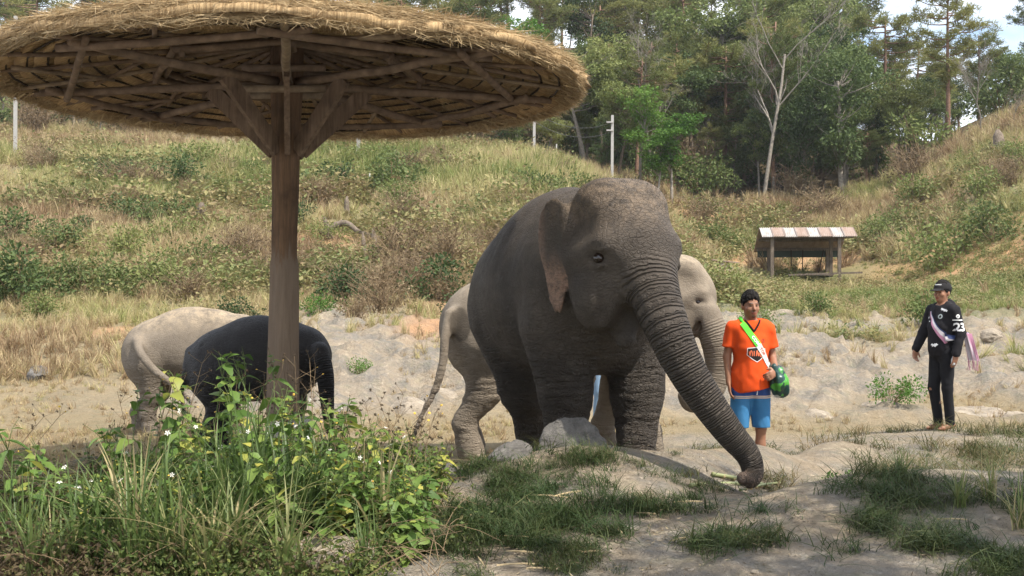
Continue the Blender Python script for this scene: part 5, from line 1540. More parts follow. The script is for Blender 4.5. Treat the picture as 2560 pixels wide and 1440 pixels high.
def sample(n, y0, y1, power=1.0, pad=1.15, off=0.0):
    """random ground points, denser close by"""
    u = rng.random(n); y = (y0 ** (2 - power) + u * (y1 ** (2 - power) - y0 ** (2 - power))) ** (1 / (2 - power))
    x = rng.uniform(-1, 1, n) * (y * .4267 * pad + 1.0)
    return x, y

# hillside grass
x, y = sample(52000, 17.0, 66, 1.35)
z4 = zones(x, y); b = n2(x, y, .13, 3, 21.0); c = n2(x, y, .55, 3, 31.0); bank = z4[:, 0]
meadow = sstep(21, 27, y) * (1 - sstep(45, 51, y)) * sstep(2.5, 4.5, x)
keep = (rng.random(len(x)) > bank * .93) & (rng.random(len(x)) > z4[:, 2] * 1.7) & (rng.random(len(x)) < .30 + .9 * (b + .35) + .9 * c) & (rng.random(len(x)) > meadow * .97)
keep &= ~((np.abs(x - hp[0]) < 3.5) & (y > 41) & (y < 49.6))
x, y, b, c = x[keep], y[keep], b[keep], c[keep]
up = sstep(38, 48, y) * (1 - sstep(54, 58, y)) * (x < 5)
tint = .50 + .62 * n2(x, y, .22, 3, 40.0) - .12 * (n2(x, y, .7, 2, 44.0) > .15) + .18 * up + rng.normal(0, .08, len(x)) + .10 * sstep(30, 20, y)
red = sstep(55, 58, y) * sstep(-6, -9, -np.abs(x + 14)) * (x < -3)
tint = np.clip(tint - .25 * red, 0, 1)
scl = np.clip((.40 + .50 * sstep(24, 42, y)) * rng.uniform(.6, 1.35, len(x)) * (1 + .5 * b), .25, 1.7)
scatter('hillside_grass', np.stack([x, y, height(x, y) - .03], -1), tint, scl, 'tuft', 'long dry and green grass covering the hillside', 'grass', .3)
# short dry grass on the flat, the bank and the meadow
x, y = sample(40000, 9.3, 50, 1.3)
z4 = zones(x, y); c = n2(x, y, .8, 3, 51.0); b = n2(x, y, .3, 3, 71.0)
ridge = sstep(8.8, 9.3, y) * (1 - sstep(13.2, 14.2, y)) * sstep(1.0, 2.0, x)
keep = rng.random(len(x)) < np.clip(.45 + 1.1 * c + .3 * z4[:, 1] - .50 * z4[:, 0] - ridge * .45 + .6 * b, 0.0, 1)
x, y, z4, c = x[keep], y[keep], z4[keep], c[keep]
tint = np.clip(.36 + .16 * c + .42 * z4[:, 1] + .30 * sstep(20, 26, y) * (x > 3) + rng.normal(0, .1, len(x)), 0, 1)
scatter('dry_turf', np.stack([x, y, height(x, y) - .01], -1), tint, rng.uniform(.25, .75, len(x)) * (.55 + .45 * sstep(14, 24, y)), 'short', 'thin dry turf on the flat and the broken bank', 'grass', .35)
# green cover of the meadow and lower slope
x, y = sample(30000, 16.5, 62, 1.3)
z4 = zones(x, y); c = n2(x, y, .35, 3, 61.0)
keep = rng.random(len(x)) < np.clip(z4[:, 1] * .9 + 1.6 * c - .22 - .7 * z4[:, 0], 0, 1)
x, y, c = x[keep], y[keep], c[keep]
scatter('green_cover', np.stack([x, y, height(x, y) - .02], -1), np.clip(.40 + .65 * n2(x, y, .5, 2, 91.0) + rng.normal(0, .15, len(x)), 0, 1), rng.uniform(.7, 2.1, len(x)) * (.6 + .6 * sstep(18, 40, y)) * (1 - .6 * sstep(4, 8, x) * sstep(52, 47, y)), 'cover', 'low green leafy cover on meadow and slope', 'ground cover')

# grass of the mounds, where the photograph shows it
PATCH = [(1230, 1240, 150, 70), (1180, 1330, 110, 90), (1290, 1290, 120, 60), (1430, 1290, 150, 60), (1560, 1330, 190, 70), (1690, 1330, 130, 60), (1800, 1330, 120, 55), (1370, 1390, 170, 50), (1560, 1400, 150, 40), (1250, 1430, 120, 40), (1470, 1150, 120, 25), (1640, 1200, 60, 18), (1780, 1232, 90, 22), (1560, 1215, 60, 14), (1210, 1180, 90, 30),
         (2210, 1195, 80, 30), (2270, 1235, 110, 40), (2390, 1290, 160, 60), (2450, 1360, 140, 80), (2330, 1350, 80, 60), (2540, 1400, 70, 60), (2010, 1300, 40, 22), (2060, 1330, 60, 16), (2170, 1310, 40, 14), (2120, 1400, 30, 12), (1900, 1345, 60, 30), (1650, 1275, 130, 40)]
QX, QY = [], []
for (px, py, rx, ry) in PATCH:
    n = int(rx * ry / 78) + 5; q = rng.normal(0, .68, (n, 2)); QX.append(px + q[:, 0] * rx); QY.append(py + q[:, 1] * ry)
XS = gps(np.concatenate(QX), np.concatenate(QY), 5.4, 9.2)
XS = XS[n2(XS[:, 0], XS[:, 1], 3.6, 3, 5.0) > -.10 + .30 * rng.random(len(XS))]
scatter('mound_grass', XS + [0, 0, -.004], np.clip(.70 + .25 * n2(XS[:, 0], XS[:, 1], 1.3, 2) + rng.normal(0, .16, len(XS)), 0, 1), rng.uniform(.35, .85, len(XS)), 'mound', 'short dark green grass in tufts on the shaded mounds', 'grass', .25)
x, y = rng.uniform(1.8, 6.0, 2600), rng.uniform(8.3, 13.2, 2600)
c = n2(x, y, .9, 3, 15.0); k = rng.random(len(x)) < np.clip(1.6 * c + .05 + .5 * (y < 9.3), 0, 1); x, y = x[k], y[k]
scatter('ridge_grass', np.stack([x, y, height(x, y)], -1), np.clip(rng.normal(.30, .2, len(x)), 0, 1), rng.uniform(.5, 1.1, len(x)), 'mound', 'thin dry grass in the hollows of the sunlit ridge', 'grass', .3)

# litter on the trodden mounds: straw ends, bits of leaf and bark
M_LITTER = foliage_mat('litter_bits', [(0, (.07, .05, .03)), (.5, (.20, .15, .09)), (1, (.38, .31, .19))], .1, inst=True, var=.6)
for k in range(4):
    n = 16; p = rng.normal(0, .09, (n, 3)); p[:, 2] = .002 + rng.random(n) * .006; d = unit(n); d[:, 2] *= .12
    V, F = leaf_quads(p, d, unit(n) * .3 + [0, 0, 1], rng.uniform(.012, .06, n), rng.uniform(.0015, .005, n), .02)
    proto('litter#%d' % k, make_mesh('litter', V, F, M_LITTER, False, {'leaf': np.tile(rng.random(n), 4)}))
x, y = rng.uniform(-.6, 4.2, 1500), rng.uniform(5.4, 9.0, 1500); k = rng.random(1500) < np.clip(.35 + 1.4 * n2(x, y, .9, 3, 77.0), .08, 1); x, y = x[k], y[k]
scatter('ground_litter', np.stack([x, y, height(x, y) + .004], -1), rng.random(len(x)), rng.uniform(.5, 1.3, len(x)), 'litter', 'dry straw ends and leaf bits strewn over the mounds', 'litter', .05)

# ---------------------------------------------------------------- trees: trunk and crown
def curve_trunk(h, r, lean, g, n=9, bend=.05):
    t = np.linspace(0, 1, n); p = np.stack([lean[0] * t ** 1.3 + bend * h * np.sin(t * 3 + g.random() * 6) * t, lean[1] * t ** 1.3 + bend * h * np.cos(t * 2.6 + g.random() * 6) * t, h * t], -1)
    return p, r * (1 - .8 * t) + .02
def tree_proto(kind, seed):
    g = np.random.default_rng(seed); H = 10.0
    tm = MB(); Pp, Dd, Nn, LL, WW = [], [], [], [], []
    if kind == 'pine':
        p, r = curve_trunk(H * .97, .16, g.normal(0, .4, 2), g, 10, .015); p[0, 2] = -.6; tm.tube(p, r, 8)
        nb = 46
        for i in range(nb):
            t = .36 + .62 * (i / nb) ** .9; b = np.array([np.interp(t, np.linspace(0, 1, 10), p[:, k]) for k in range(3)])
            a = g.uniform(0, 6.28); L = (2.3 * math.sin(math.pi * min(1, (1.06 - t) / .66) ** .75) + .45) * g.uniform(.55, 1.15)
            if g.random() < .16: continue
            e = b + np.array([math.cos(a) * L, math.sin(a) * L, L * g.uniform(.05, .45)])
            q = catmull([b, (b + e) / 2 + [0, 0, -.10 * L], e], 5); tm.tube(q, np.linspace(.05, .012, 5), 4, False)
            for k in range(int(4 + L * 3.2)):
                u = g.uniform(.35, 1.05); c = b + (e - b) * u + g.normal(0, .22, 3) * [1, 1, .6]
                m = 19; d = unit(m, g); d[:, 2] = d[:, 2] * .8 + .45
                Pp.append(np.repeat(c[None], m, 0) + g.normal(0, .07, (m, 3))); Dd.append(d); Nn.append(unit(m, g)); LL.append(g.uniform(.26, .46, m)); WW.append(g.uniform(.018, .034, m))
    elif kind == 'bare':
        def br(b, d, L, r, lev):
            n = 5; pts = [b]; dd = d.copy()
            for _ in range(n):
                dd = dd + g.normal(0, .12, 3) + [0, 0, .05]; dd /= np.linalg.norm(dd); pts.append(pts[-1] + dd * L / n)
            tm.tube(np.array(pts), np.linspace(r, r * .55, n + 1), 6 if lev < 2 else 3, False)
            if lev >= 5: return
            for k in range({0: 9, 1: 5, 2: 4, 3: 4, 4: 3}[lev]):
                t = g.uniform(.35 if lev else .42, 1.0); i = min(int(t * n), n - 1); q = pts[i] + (pts[i + 1] - pts[i]) * (t * n - i)
                nd = dd * .85 + unit(1, g)[0] * .62 + [0, 0, .2]; nd /= np.linalg.norm(nd)
                br(q, nd, L * g.uniform(.36, .55), max(.006, r * (1 - .5 * t) * .55), lev + 1)
        br(np.array([0, 0, -.5]), np.array([.03, .02, 1.]), H * .86, .12, 0)
    else:
        slim = kind == 'slim'
        p, r = curve_trunk(H * .72, .15 if not slim else .09, g.normal(0, .5, 2), g, 9, .03); p[0, 2] = -.6; tm.tube(p, r, 7)
        ncl = 95 if not slim else 60; low = .18 if kind == 'dense' else .30
        lob = [(g.normal(0, .5, 2), g.uniform(low + .1, .9), g.uniform(.9, 1.7)) for _ in range(9)]
        for i in range(ncl):
            c2, t, rr = lob[i % len(lob)]; env = (math.sin(math.pi * min(1, max(.06, (1.02 - t) / (1.02 - low))) ** .8) ** .7)
            wid = (2.5 if not slim else 1.25) * env + .25
            c = np.array([c2[0] * wid * .8, c2[1] * wid * .8, t * H]) + unit(1, g)[0] * g.random() ** .4 * np.array([wid * .72, wid * .72, 1.1])
            tz = min(.95, max(.15, (c[2] - 1.2) / (H * .72))); b = np.array([np.interp(tz, np.linspace(0, 1, 9), p[:, k]) for k in range(3)])
            if i % 2 == 0: tm.tube(catmull([b, (b + c) / 2 + [0, 0, -.2], c], 4), np.linspace(.045, .01, 4), 4, False)
            m = 62 if not slim else 46
            o = unit(m, g) * (g.random((m, 1)) ** .5) * np.array([.62, .62, .42]) * g.uniform(.7, 1.25)
            d = o * .8 + unit(m, g) * .7 + [0, 0, -.1]
            Pp.append(c + o); Dd.append(d); Nn.append(unit(m, g) * .7 + [0, 0, 1.0]); LL.append(g.uniform(.16, .32, m)); WW.append(g.uniform(.045, .085, m))
    crown = None
    if Pp:
        Pp, Dd, Nn, LL, WW = (np.concatenate(a) for a in (Pp, Dd, Nn, LL, WW))
        V, F = leaf_quads(Pp, Dd, Nn, LL, WW)
        # light and dark clumps: leaf shade follows the clump
        lf = np.clip(.5 + .55 * fbm(Pp, .9, 2) + g.normal(0, .16, len(Pp)), 0, 1)
        crown = (V, F, np.tile(lf, 4))
    return tm, crown
_tm = {}
def tree_meshes(kind, seed, leafmat, barkmat):
    key = (kind, seed, leafmat.name, barkmat.name)
    if key not in _tm:
        g = (kind, seed)
        if g not in _tm: _tm[g] = tree_proto(kind, seed)
        tm, cr = _tm[g]
        _tm[key] = (tm.mesh('trunk', barkmat, True), make_mesh('crown', cr[0], cr[1], leafmat, False, {'leaf': cr[2]}) if cr else None)
    return _tm[key]
def tree(kind, seed, leafmat, barkmat, px, d, ytop, name, label, group=None, wide=1.0, dy=0.0):
    x = (px - 1280) / FPX * d; z0 = hz(x, d); h = CAM_Z + (HORIZON - ytop) / FPX * d - z0
    tm, cr = tree_meshes(kind, seed, leafmat, barkmat); s = h / 10.3
    root = empty(name, (x, d, z0 - .05), rng.uniform(0, 6.28)); root.scale = (s * wide, s * wide, s)
    tag(root, label, 'tree', group)
    link('trunk', tm, root)
    if cr: link('crown', cr, root)
    return root
PI_, BR_, DN_ = 'pines of the wood', 'broadleaf trees of the wood', 'dark trees of the wood'
L_P, L_B, L_D = 'tall pine with clumped olive crown in the wood', 'leafy mid-green broadleaf tree in the wood', 'dark dense broadleaf tree in the wood'
# those one can single out
tree('bare', 1, M_LEAF_DRY, M_BARKG, 1905, 66, 5, 'bare_tree', 'tall pale leafless tree with fine spreading twigs before the dark wood', wide=1.0)
tree('bare', 2, M_LEAF_DRY, M_BARKG, 1625, 68, 130, 'bare_tree', 'slim leafless tree among the bright green young trees')
tree('bare', 3, M_LEAF_DRY, M_BARKG, 2450, 64, 150, 'bare_tree', 'thin crooked leafless tree on the grassy shoulder')
tree('bare', 2, M_LEAF_DRY, M_BARKG, 1990, 70, 240, 'bare_tree', 'small leafless tree between the tall bare one and the dark thicket', wide=.9)
tree('bare', 3, M_LEAF_DRY, M_BARKG, 2525, 62, 235, 'bare_tree', 'low twisted leafless tree at the top of the grassy shoulder')
tree('slim', 4, M_LEAF_BRIGHT, M_BARKG, 1600, 62, 200, 'young_tree', 'bright green young tree beside the pale power pole', wide=1.5)
tree('slim', 5, M_LEAF_BRIGHT, M_BARKG, 1680, 61, 255, 'young_tree', 'shorter bright green young tree right of the taller one', wide=1.6)
tree('slim', 5, M_LEAF_BRIGHT, M_BARKG, 1645, 60.5, 300, 'young_tree', 'bushy bright green sapling between the two young trees', wide=1.6)
tree('slim', 4, M_LEAF_BRIGHT, M_BARKG, 1290, 66, 20, 'young_tree', 'fresh green tree rising just above the thatch', wide=1.1)
tree('dense', 6, M_LEAF_DARK, M_BARKG, 2105, 65, 80, 'thicket_tree', 'big dark bushy tree with pale stem standing behind the hut', wide=1.05)
tree('dense', 7, M_LEAF_DARK, M_BARKG, 2010, 67, 190, 'thicket_tree', 'dark bushy tree left of the big one behind the hut', wide=.9)
tree('pine', 8, M_NEEDLE, M_BARKP, 2370, 68, -25, 'pine_tree', 'tall pine with long bare reddish trunk on the grassy shoulder', wide=1.05)
tree('pine', 9, M_NEEDLE, M_BARKP, 2215, 82, 15, 'pine_tree', 'airy pine standing against the sky left of the tallest pine', wide=1.0)
tree('pine', 10, M_NEEDLE, M_BARKP, 2450, 78, 75, 'pine_tree', 'low dense pine against the sky right of the tallest pine', wide=1.1)
tree('pine', 9, M_NEEDLE, M_BARKP, 2580, 70, -40, 'pine_tree', 'thin pine with drooping twigs at the end of the grassy shoulder', wide=.9)
tree('pine', 10, M_NEEDLE, M_BARKP, 1935, 69, 60, 'pine_tree', 'pine with reddish trunk just right of the tall bare tree', wide=.8)
# the rest of the wood
seeds = {'pine': [8, 9, 10, 11], 'dense': [6, 7, 12], 'broad': [13, 14, 15]}
def wood(n, dlo, dhi, plo, phi, tlo, thi, mixk):
    for px in np.linspace(plo, phi, n) + rng.normal(0, 22, n):
        d = rng.uniform(dlo, dhi); kind = rng.choice(['pine', 'broad', 'dense'], p=mixk); ytop = rng.uniform(tlo, thi)
        mt = {'pine': M_NEEDLE, 'broad': [M_LEAF_MID, M_LEAF_MID, M_LEAF_DARK][rng.integers(3)], 'dense': M_LEAF_DARK}[kind]
        nm, lb, gr = {'pine': ('pine_tree', L_P, PI_), 'broad': ('broadleaf_tree', L_B, BR_), 'dense': ('thicket_tree', L_D, DN_)}[kind]
        tree(kind, int(rng.choice(seeds[kind])), mt, {'pine': M_BARKP, 'broad': M_BARKG if rng.random() < .5 else M_BARK, 'dense': M_BARK}[kind], px, d, ytop, nm, lb, gr, rng.uniform(.9, 1.3))
wood(24, 128, 150, -300, 2080, -190, -60, [.75, .25, 0])
wood(28, 98, 128, -250, 2130, -150, -20, [.7, .25, .05])
wood(30, 80, 96, -250, 2110, -80, 110, [.65, .3, .05])
wood(32, 69, 79, -220, 2110, 40, 230, [.4, .4, .2])
wood(26, 61.5, 67, -170, 1570, 130, 330, [.12, .48, .40])
wood(12, 68, 73, 1700, 2200, 130, 330, [.15, .40, .45])
wood(11, 86, 110, 2190, 2700, 150, 260, [.45, .4, .15])
wood(12, 70, 80, 2180, 2640, 220, 330, [.1, .5, .4])
wood(8, 74, 90, 2120, 2360, 190, 290, [.3, .4, .3])
wood(10, 64, 78, 1370, 1600, 60, 260, [.3, .6, .1])
wood(16, 84, 102, 1480, 2090, -70, 60, [.5, .5, 0])
wood(14, 76, 88, 1450, 2080, 60, 190, [.45, .45, .1])
wood(9, 90, 115, 2150, 2650, 60, 170, [.6, .4, 0])
wood(12, 100, 126, 1380, 2060, -130, 10, [.4, .6, 0])

# ---------------------------------------------------------------- shrubs
def shrub_mesh(seed, mat, n=900, R0=.8, H0=.9, ls=.09, stem=M_DRYSTEM):
    g = np.random.default_rng(seed); cl = [(g.normal(0, R0 * .45, 2), g.uniform(.15, 1) * H0 * .8, g.uniform(.25, .5) * R0) for _ in range(13)]
    P_, D_ = [], []
    for c2, z, r in cl:
        m = n // 13; o = unit(m, g) * (g.random((m, 1)) ** .4) * r; P_.append(np.array([c2[0], c2[1], z]) + o); D_.append(o + unit(m, g) * r * .6)
    P_, D_ = np.concatenate(P_), np.concatenate(D_); P_[:, 2] = np.abs(P_[:, 2])
    V, F = leaf_quads(P_, D_, unit(len(P_), g) * .8 + [0, 0, .8], g.uniform(.7, 1.4, len(P_)) * ls, g.uniform(.22, .36, len(P_)) * ls)
    lf = np.clip(.5 + .5 * fbm(P_, 2.6, 2) + g.normal(0, .18, len(P_)), 0, 1)
    tm = MB()
    for c2, z, r in cl:
        tm.tube(catmull([(g.normal(0, .03), g.normal(0, .03), -.1), (c2[0] * .5, c2[1] * .5, z * .6), (c2[0], c2[1], z + r * .6)], 5), np.linspace(.014, .005, 5), 4, False)
    return make_mesh('foliage', V, F, mat, False, {'leaf': np.tile(lf, 4)}), tm.mesh('stems', stem, True)
def twig_mesh(seed, n=70, R0=.8, H0=.9):
    g = np.random.default_rng(seed); tm = MB()
    for _ in range(n):
        a = g.uniform(0, 6.28); r = g.random() ** .6 * R0; h = H0 * g.uniform(.4, 1.05); b = g.normal(0, .12, 2)
        e = np.array([math.cos(a) * r, math.sin(a) * r, h]); q = catmull([(b[0], b[1], -.05), (b[0] + e[0] * .4, b[1] + e[1] * .4, h * .6), e], 5); tm.tube(q, np.linspace(.010, .004, 5), 3, False)
        for _ in range(4):
            t = g.integers(2, 5); q2 = q[t] + g.normal(0, .12, 3); tm.tube([q[t], q2], [.005, .003], 3, False)
    return tm.mesh('stems', M_DRYSTEM, True)
SH = {'green': [shrub_mesh(s, M_LEAF_MID) for s in (41, 42, 43)], 'dark': [shrub_mesh(s, M_LEAF_DARK, 1100) for s in (44, 45)], 'bright': [shrub_mesh(s, M_LEAF_BRIGHT) for s in (46, 47)]}
SH['dry'] = [(shrub_mesh(s, M_LEAF_DRY, 420, .8, .9, .07)[0], twig_mesh(s)) for s in (48, 49, 50)]
def shrub(kind, px, d, s, label, group=None, name=None, hs=1.0):
    x = (px - 1280) / FPX * d; me, st = SH[kind][rng.integers(len(SH[kind]))]
    root = empty(name or {'dry': 'dry_bush'}.get(kind, 'shrub'), (x, d, hz(x, d) - .04), rng.uniform(0, 6.28)); root.scale = (s, s, s * hs)
    tag(root, label, 'bush', group); link('foliage', me, root); link('stems', st, root)
for px, d, s, k, lab in ((2230, 15.4, .42, 'bright', 'small bright green bush on the pale bank by the man in black'), (2105, 8.6, .26, 'bright', 'low green herb in the hollow between the two mounds'), (1885, 20.5, .5, 'green', 'leafy green bush behind the man in orange'), (2050, 23, .55, 'green', 'green bush on the pale bank below the hut'), (2310, 22, .8, 'green', 'broad green bush left of the man in black'), (1770, 27, .9, 'green', 'leafy bush behind the tan elephant\'s head'),
                         (2360, 44, 1.9, 'green', 'wide green bush on the slope right of the hut'), (2490, 44, 1.6, 'dark', 'dark bush on the steep slope above the orange soil'), (2440, 52, 1.6, 'green', 'green bush high on the slope above the orange soil'), (2200, 52, 1.4, 'green', 'green bush behind the hut\'s right end'), (2300, 56, 1.6, 'green', 'green bush at the foot of the shoulder'),
                         (140, 30, 1.0, 'dark', 'dark green bush by the white hose'), (10, 31, 1.2, 'dark', 'dark green bush at the far end of the hose'), (60, 24, 1.3, 'dark', 'large dark bush above the dry flat'), (230, 25, 1.0, 'dark', 'dark bush above the young tan elephant'), (980, 40, 1.6, 'dark', 'dark olive bush on the upper slope'), (1040, 45, 1.3, 'dry', 'dry brown bush beside the dark olive one'), (800, 22.5, .5, 'bright', 'small green bush right of the shelter post'), (900, 17.2, .3, 'bright', 'tiny green clump on the dry flat by the trunk of the young black elephant'),
                         (1000, 29, 1.3, 'dry', 'dry brown bush behind the dark elephant'), (1110, 28.5, 1.2, 'dry', 'tangled dry bush left of the dark elephant\'s back'), (600, 30, 1.0, 'dry', 'dry brown bush left of the shelter post'), (460, 43, 1.4, 'dark', 'dark grassy bush near the top of the slope'), (1750, 58, 1.6, 'dry', 'reddish dry bush by the forest edge'), (2060, 60, 2.0, 'dry', 'grey dry bush behind the hut'), (2280, 62, 2.2, 'dry', 'grey twiggy bush at the foot of the shoulder wood')):
    shrub(k, px, d, s, lab)
for i in range(120):
    px, d = rng.uniform(-100, 1500), rng.uniform(21, 50); k = ['green', 'dry', 'dry', 'dark'][rng.integers(4)]
    shrub(k, px, d, rng.uniform(.25, .95) * (.7 + d / 60), {'green': 'scattered green shrub in the hillside grass', 'dry': 'scattered dry brown bush in the hillside grass', 'dark': 'scattered dark shrub in the hillside grass'}[k], {'green': 'green shrubs on the slope', 'dry': 'dry bushes on the slope', 'dark': 'dark shrubs on the slope'}[k])
for i in range(18):
    px, d = rng.uniform(1720, 2640), rng.uniform(50, 62); k = ['green', 'dry', 'green'][rng.integers(3)]
    shrub(k, px, d, rng.uniform(.7, 1.5), {'green': 'green shrub on the slope behind the hut', 'dry': 'dry bush on the slope behind the hut'}[k], {'green': 'green shrubs behind the hut', 'dry': 'dry bushes behind the hut'}[k])
for i in range(62):          # undergrowth along the edge of the wood
    px = rng.uniform(-150, 2650); d = rng.uniform(62, 84) if px < 2150 else rng.uniform(67, 84); k = ['dark', 'green', 'dark', 'dry'][rng.integers(4)]
    shrub(k, px, d, rng.uniform(1.6, 3.0), {'dark': 'dark undergrowth bush under the trees of the wood', 'green': 'green undergrowth bush under the trees of the wood', 'dry': 'dry undergrowth bush under the trees of the wood'}[k], {'dark': 'dark undergrowth', 'green': 'green undergrowth', 'dry': 'dry undergrowth'}[k], 'undergrowth_bush')

# trees behind the viewer whose crowns shade the near mounds
for i, (x, y, h, w) in enumerate(((5.7, 4.0, 9.5, .55), (8.6, 4.2, 9.0, .5), (4.4, 1.8, 9.0, .7))):
    tm, cr = tree_meshes('broad', 13 + i % 3, M_LEAF_MID, M_BARK); s = h / 10.3
    root = empty('shade_tree', (x, y, hz(x, max(y, 3.3)) - .1), i * 2.0); root.scale = (s * w, s * w, s)
    tag(root, 'leafy tree beside the viewpoint whose crown shades the near mounds', 'tree', 'shade trees beside the viewpoint'); link('trunk', tm, root); link('crown', cr, root)
# ---------------------------------------------------------------- foreground weeds, left of the mound
def ovate(L=.075, W=.036, fold=.25, droop=.25, teeth=True):
    k = 6; t = np.linspace(0, 1, k); w = W * np.sin(math.pi * t ** .75) ** .9; rows = []
    for i in range(k):
        z = -droop * L * t[i] ** 2; e = .12 * w[i] * (-1) ** i if teeth else 0
        rows += [[L * t[i] - .01 * L, -w[i] - e, z + fold * w[i]], [L * t[i], 0, z], [L * t[i] - .01 * L, w[i] + e, z + fold * w[i]]]
    f = [[i * 3 + j, (i + 1) * 3 + j, (i + 1) * 3 + j + 1, i * 3 + j + 1] for i in range(k - 1) for j in range(2)]
    return np.array(rows), np.array(f)
LV = [ovate(.085, .024), ovate(.075, .027, .3, .45), ovate(.06, .019, .2, .15), ovate(.095, .022, .35, .35)]
LEAFM = [make_mesh('leaf', v, f, M_WEED, True, {'leaf': np.full(len(v), .35 + .1 * i)}) for i, (v, f) in enumerate(LV)]
LEAFY = [make_mesh('leaf', v, f, M_WEED, True, {'leaf': np.full(len(v), .95)}) for v, f in LV[:2]]

def weed_plan(g, h):
    """stems (paths) and leaf placements (pos, yaw, pitch, size) and flower tips"""
    stems, leaves, tips = [], [], []
    for s in range(g.integers(2, 5)):
        a = g.uniform(0, 6.28); ln = g.uniform(.1, .38); hh = h * g.uniform(.65, 1.05)
        q = catmull([(0, 0, -.05), (math.cos(a) * ln * .3 * hh, math.sin(a) * ln * .3 * hh, hh * .5), (math.cos(a) * ln * hh, math.sin(a) * ln * hh, hh)], 9); stems.append((q, .0045))
        y0 = g.uniform(0, 3)
        for i in range(2, 9):
            for k in (0, 1):
                if g.random() < .12: continue
                leaves.append((q[i], y0 + i * 1.57 + k * math.pi + g.normal(0, .3), g.uniform(-.5, .35), g.uniform(.6, 1.25) * (1.15 - .45 * i / 9)))
        for _ in range(3):
            e = q[-1] + np.array([g.normal(0, .05), g.normal(0, .05), g.uniform(.02, .12)]); stems.append((np.array([q[-2], (q[-1] + e) / 2, e]), .0025)); tips.append(e)
            leaves.append((e * .5 + q[-1] * .5, g.uniform(0, 6.28), g.uniform(-.2, .6), g.uniform(.3, .6)))
    return stems, leaves, tips
def flower_mesh(kind):
    m = MB(); n = 8
    if kind == 'burr':
        for k in range(14):
            d = unit(1)[0]; d[2] = abs(d[2]); m.tube([d * .002, d * .011], [.0016, .0006], 3, False)
    else:
        a = np.arange(n) / n * 6.283
        m.add([[0, 0, .003]] + [[math.cos(t) * .006, math.sin(t) * .006, 0] for t in a], [[0, i + 1, (i + 1) % n + 1] for i in range(n)])
        if kind == 'white':
            for k in range(5):
                t = k * 1.2566; c, s = math.cos(t), math.sin(t)
                m.add([[c * .005, s * .005, .001], [c * .014 - s * .006, s * .014 + c * .006, .002], [c * .021, s * .021, -.001], [c * .014 + s * .006, s * .014 - c * .006, .002]], [[0, 1, 2, 3]])
    return m.mesh('flower_head', {'burr': M_BURR, 'white': M_PETAL, 'yellow': M_YELLOW}[kind], False)
FL = {k: flower_mesh(k) for k in ('burr', 'white', 'yellow')}

def weed_thing(x, y, h, seed, label, group=None, sep=True, big=1.3):
    g = np.random.default_rng(seed); st, lv, tp = weed_plan(g, h)
    root = empty('broadleaf_weed', (x, y, hz(x, y))); tag(root, label, 'weed', group)
    m = MB()
    for q, r in st: m.tube(q, np.linspace(r, r * .5, len(q)), 5, False)
    m.build('stem', M_STEM, root, True)
    if sep:
        for p, yaw, pit, s in lv:
            me = LEAFY[g.integers(2)] if g.random() < .06 else LEAFM[g.integers(4)]
            link('leaf', me, root, p, (g.normal(0, .35), -pit, yaw), s * 1.75)
    else:
        V, F, A = [], [], []; n0 = 0
        for p, yaw, pit, s in lv:
            v, f = LV[g.integers(4)]; M = np.array((Matrix.Rotation(yaw, 3, 'Z') @ Matrix.Rotation(-pit, 3, 'Y') @ Matrix.Rotation(g.normal(0, .35), 3, 'X')))
            V.append((v * s * big) @ M.T + p); F.append(f + n0); A.append(np.full(len(v), g.random())); n0 += len(v)
        o = link('foliage', make_mesh('foliage', np.concatenate(V), np.concatenate(F), M_WEED, True, {'leaf': np.concatenate(A)}), root); o['kind'] = 'stuff'
    for p in tp:
        if g.random() < .75: link('flower_head', FL[['burr', 'burr', 'white', 'yellow', 'burr', 'burr', 'burr', 'burr', 'burr', 'burr', 'burr', 'burr'][g.integers(12)]], root, p, (g.normal(0, .8), g.normal(0, .8), 0), g.uniform(.6, 1.0))
    return root
def wpx(px, d): return (px - 1280) / FPX * d
# those that stand out
for i, (px, d, h, lab) in enumerate(((600, 7.6, .82, 'tallest flowering weed in front of the shelter post'), (520, 7.5, .70, 'leafy weed with white flowers left of the tallest one'), (690, 7.6, .74, 'leafy weed growing before the post\'s footing'), (770, 7.7, .62, 'leafy weed right of the shelter post'), (840, 7.5, .58, 'broad-leaved weed below the young black elephant\'s trunk'),
                                     (430, 7.6, .58, 'leafy weed before the young tan elephant\'s hind legs'), (640, 7.2, .60, 'dense leafy weed at the heart of the clump'), (560, 7.1, .55, 'low leafy weed before the big tussock'), (730, 7.1, .55, 'broad leafy weed under the footing'), (320, 7.7, .50, 'leafy weed between the ferns and the flowering clump'), (60, 6.6, .50, 'large-leaved weed beside the dark fern'), (90, 6.3, .42, 'lower large-leaved weed in front of the dark fern'))):
    weed_thing(wpx(px, d), d, h * 1.36, 200 + i, lab)
for i in range(90):
    px = rng.uniform(120, 1090); d = rng.uniform(6.2, 8.0); h = rng.uniform(.32, .60) * (.62 + .62 * math.exp(-((px - 640) / 260) ** 2))
    weed_thing(wpx(px, d), d, h, 300 + i, 'leafy weed in the tangled foreground clump', 'weeds of the foreground clump', False)

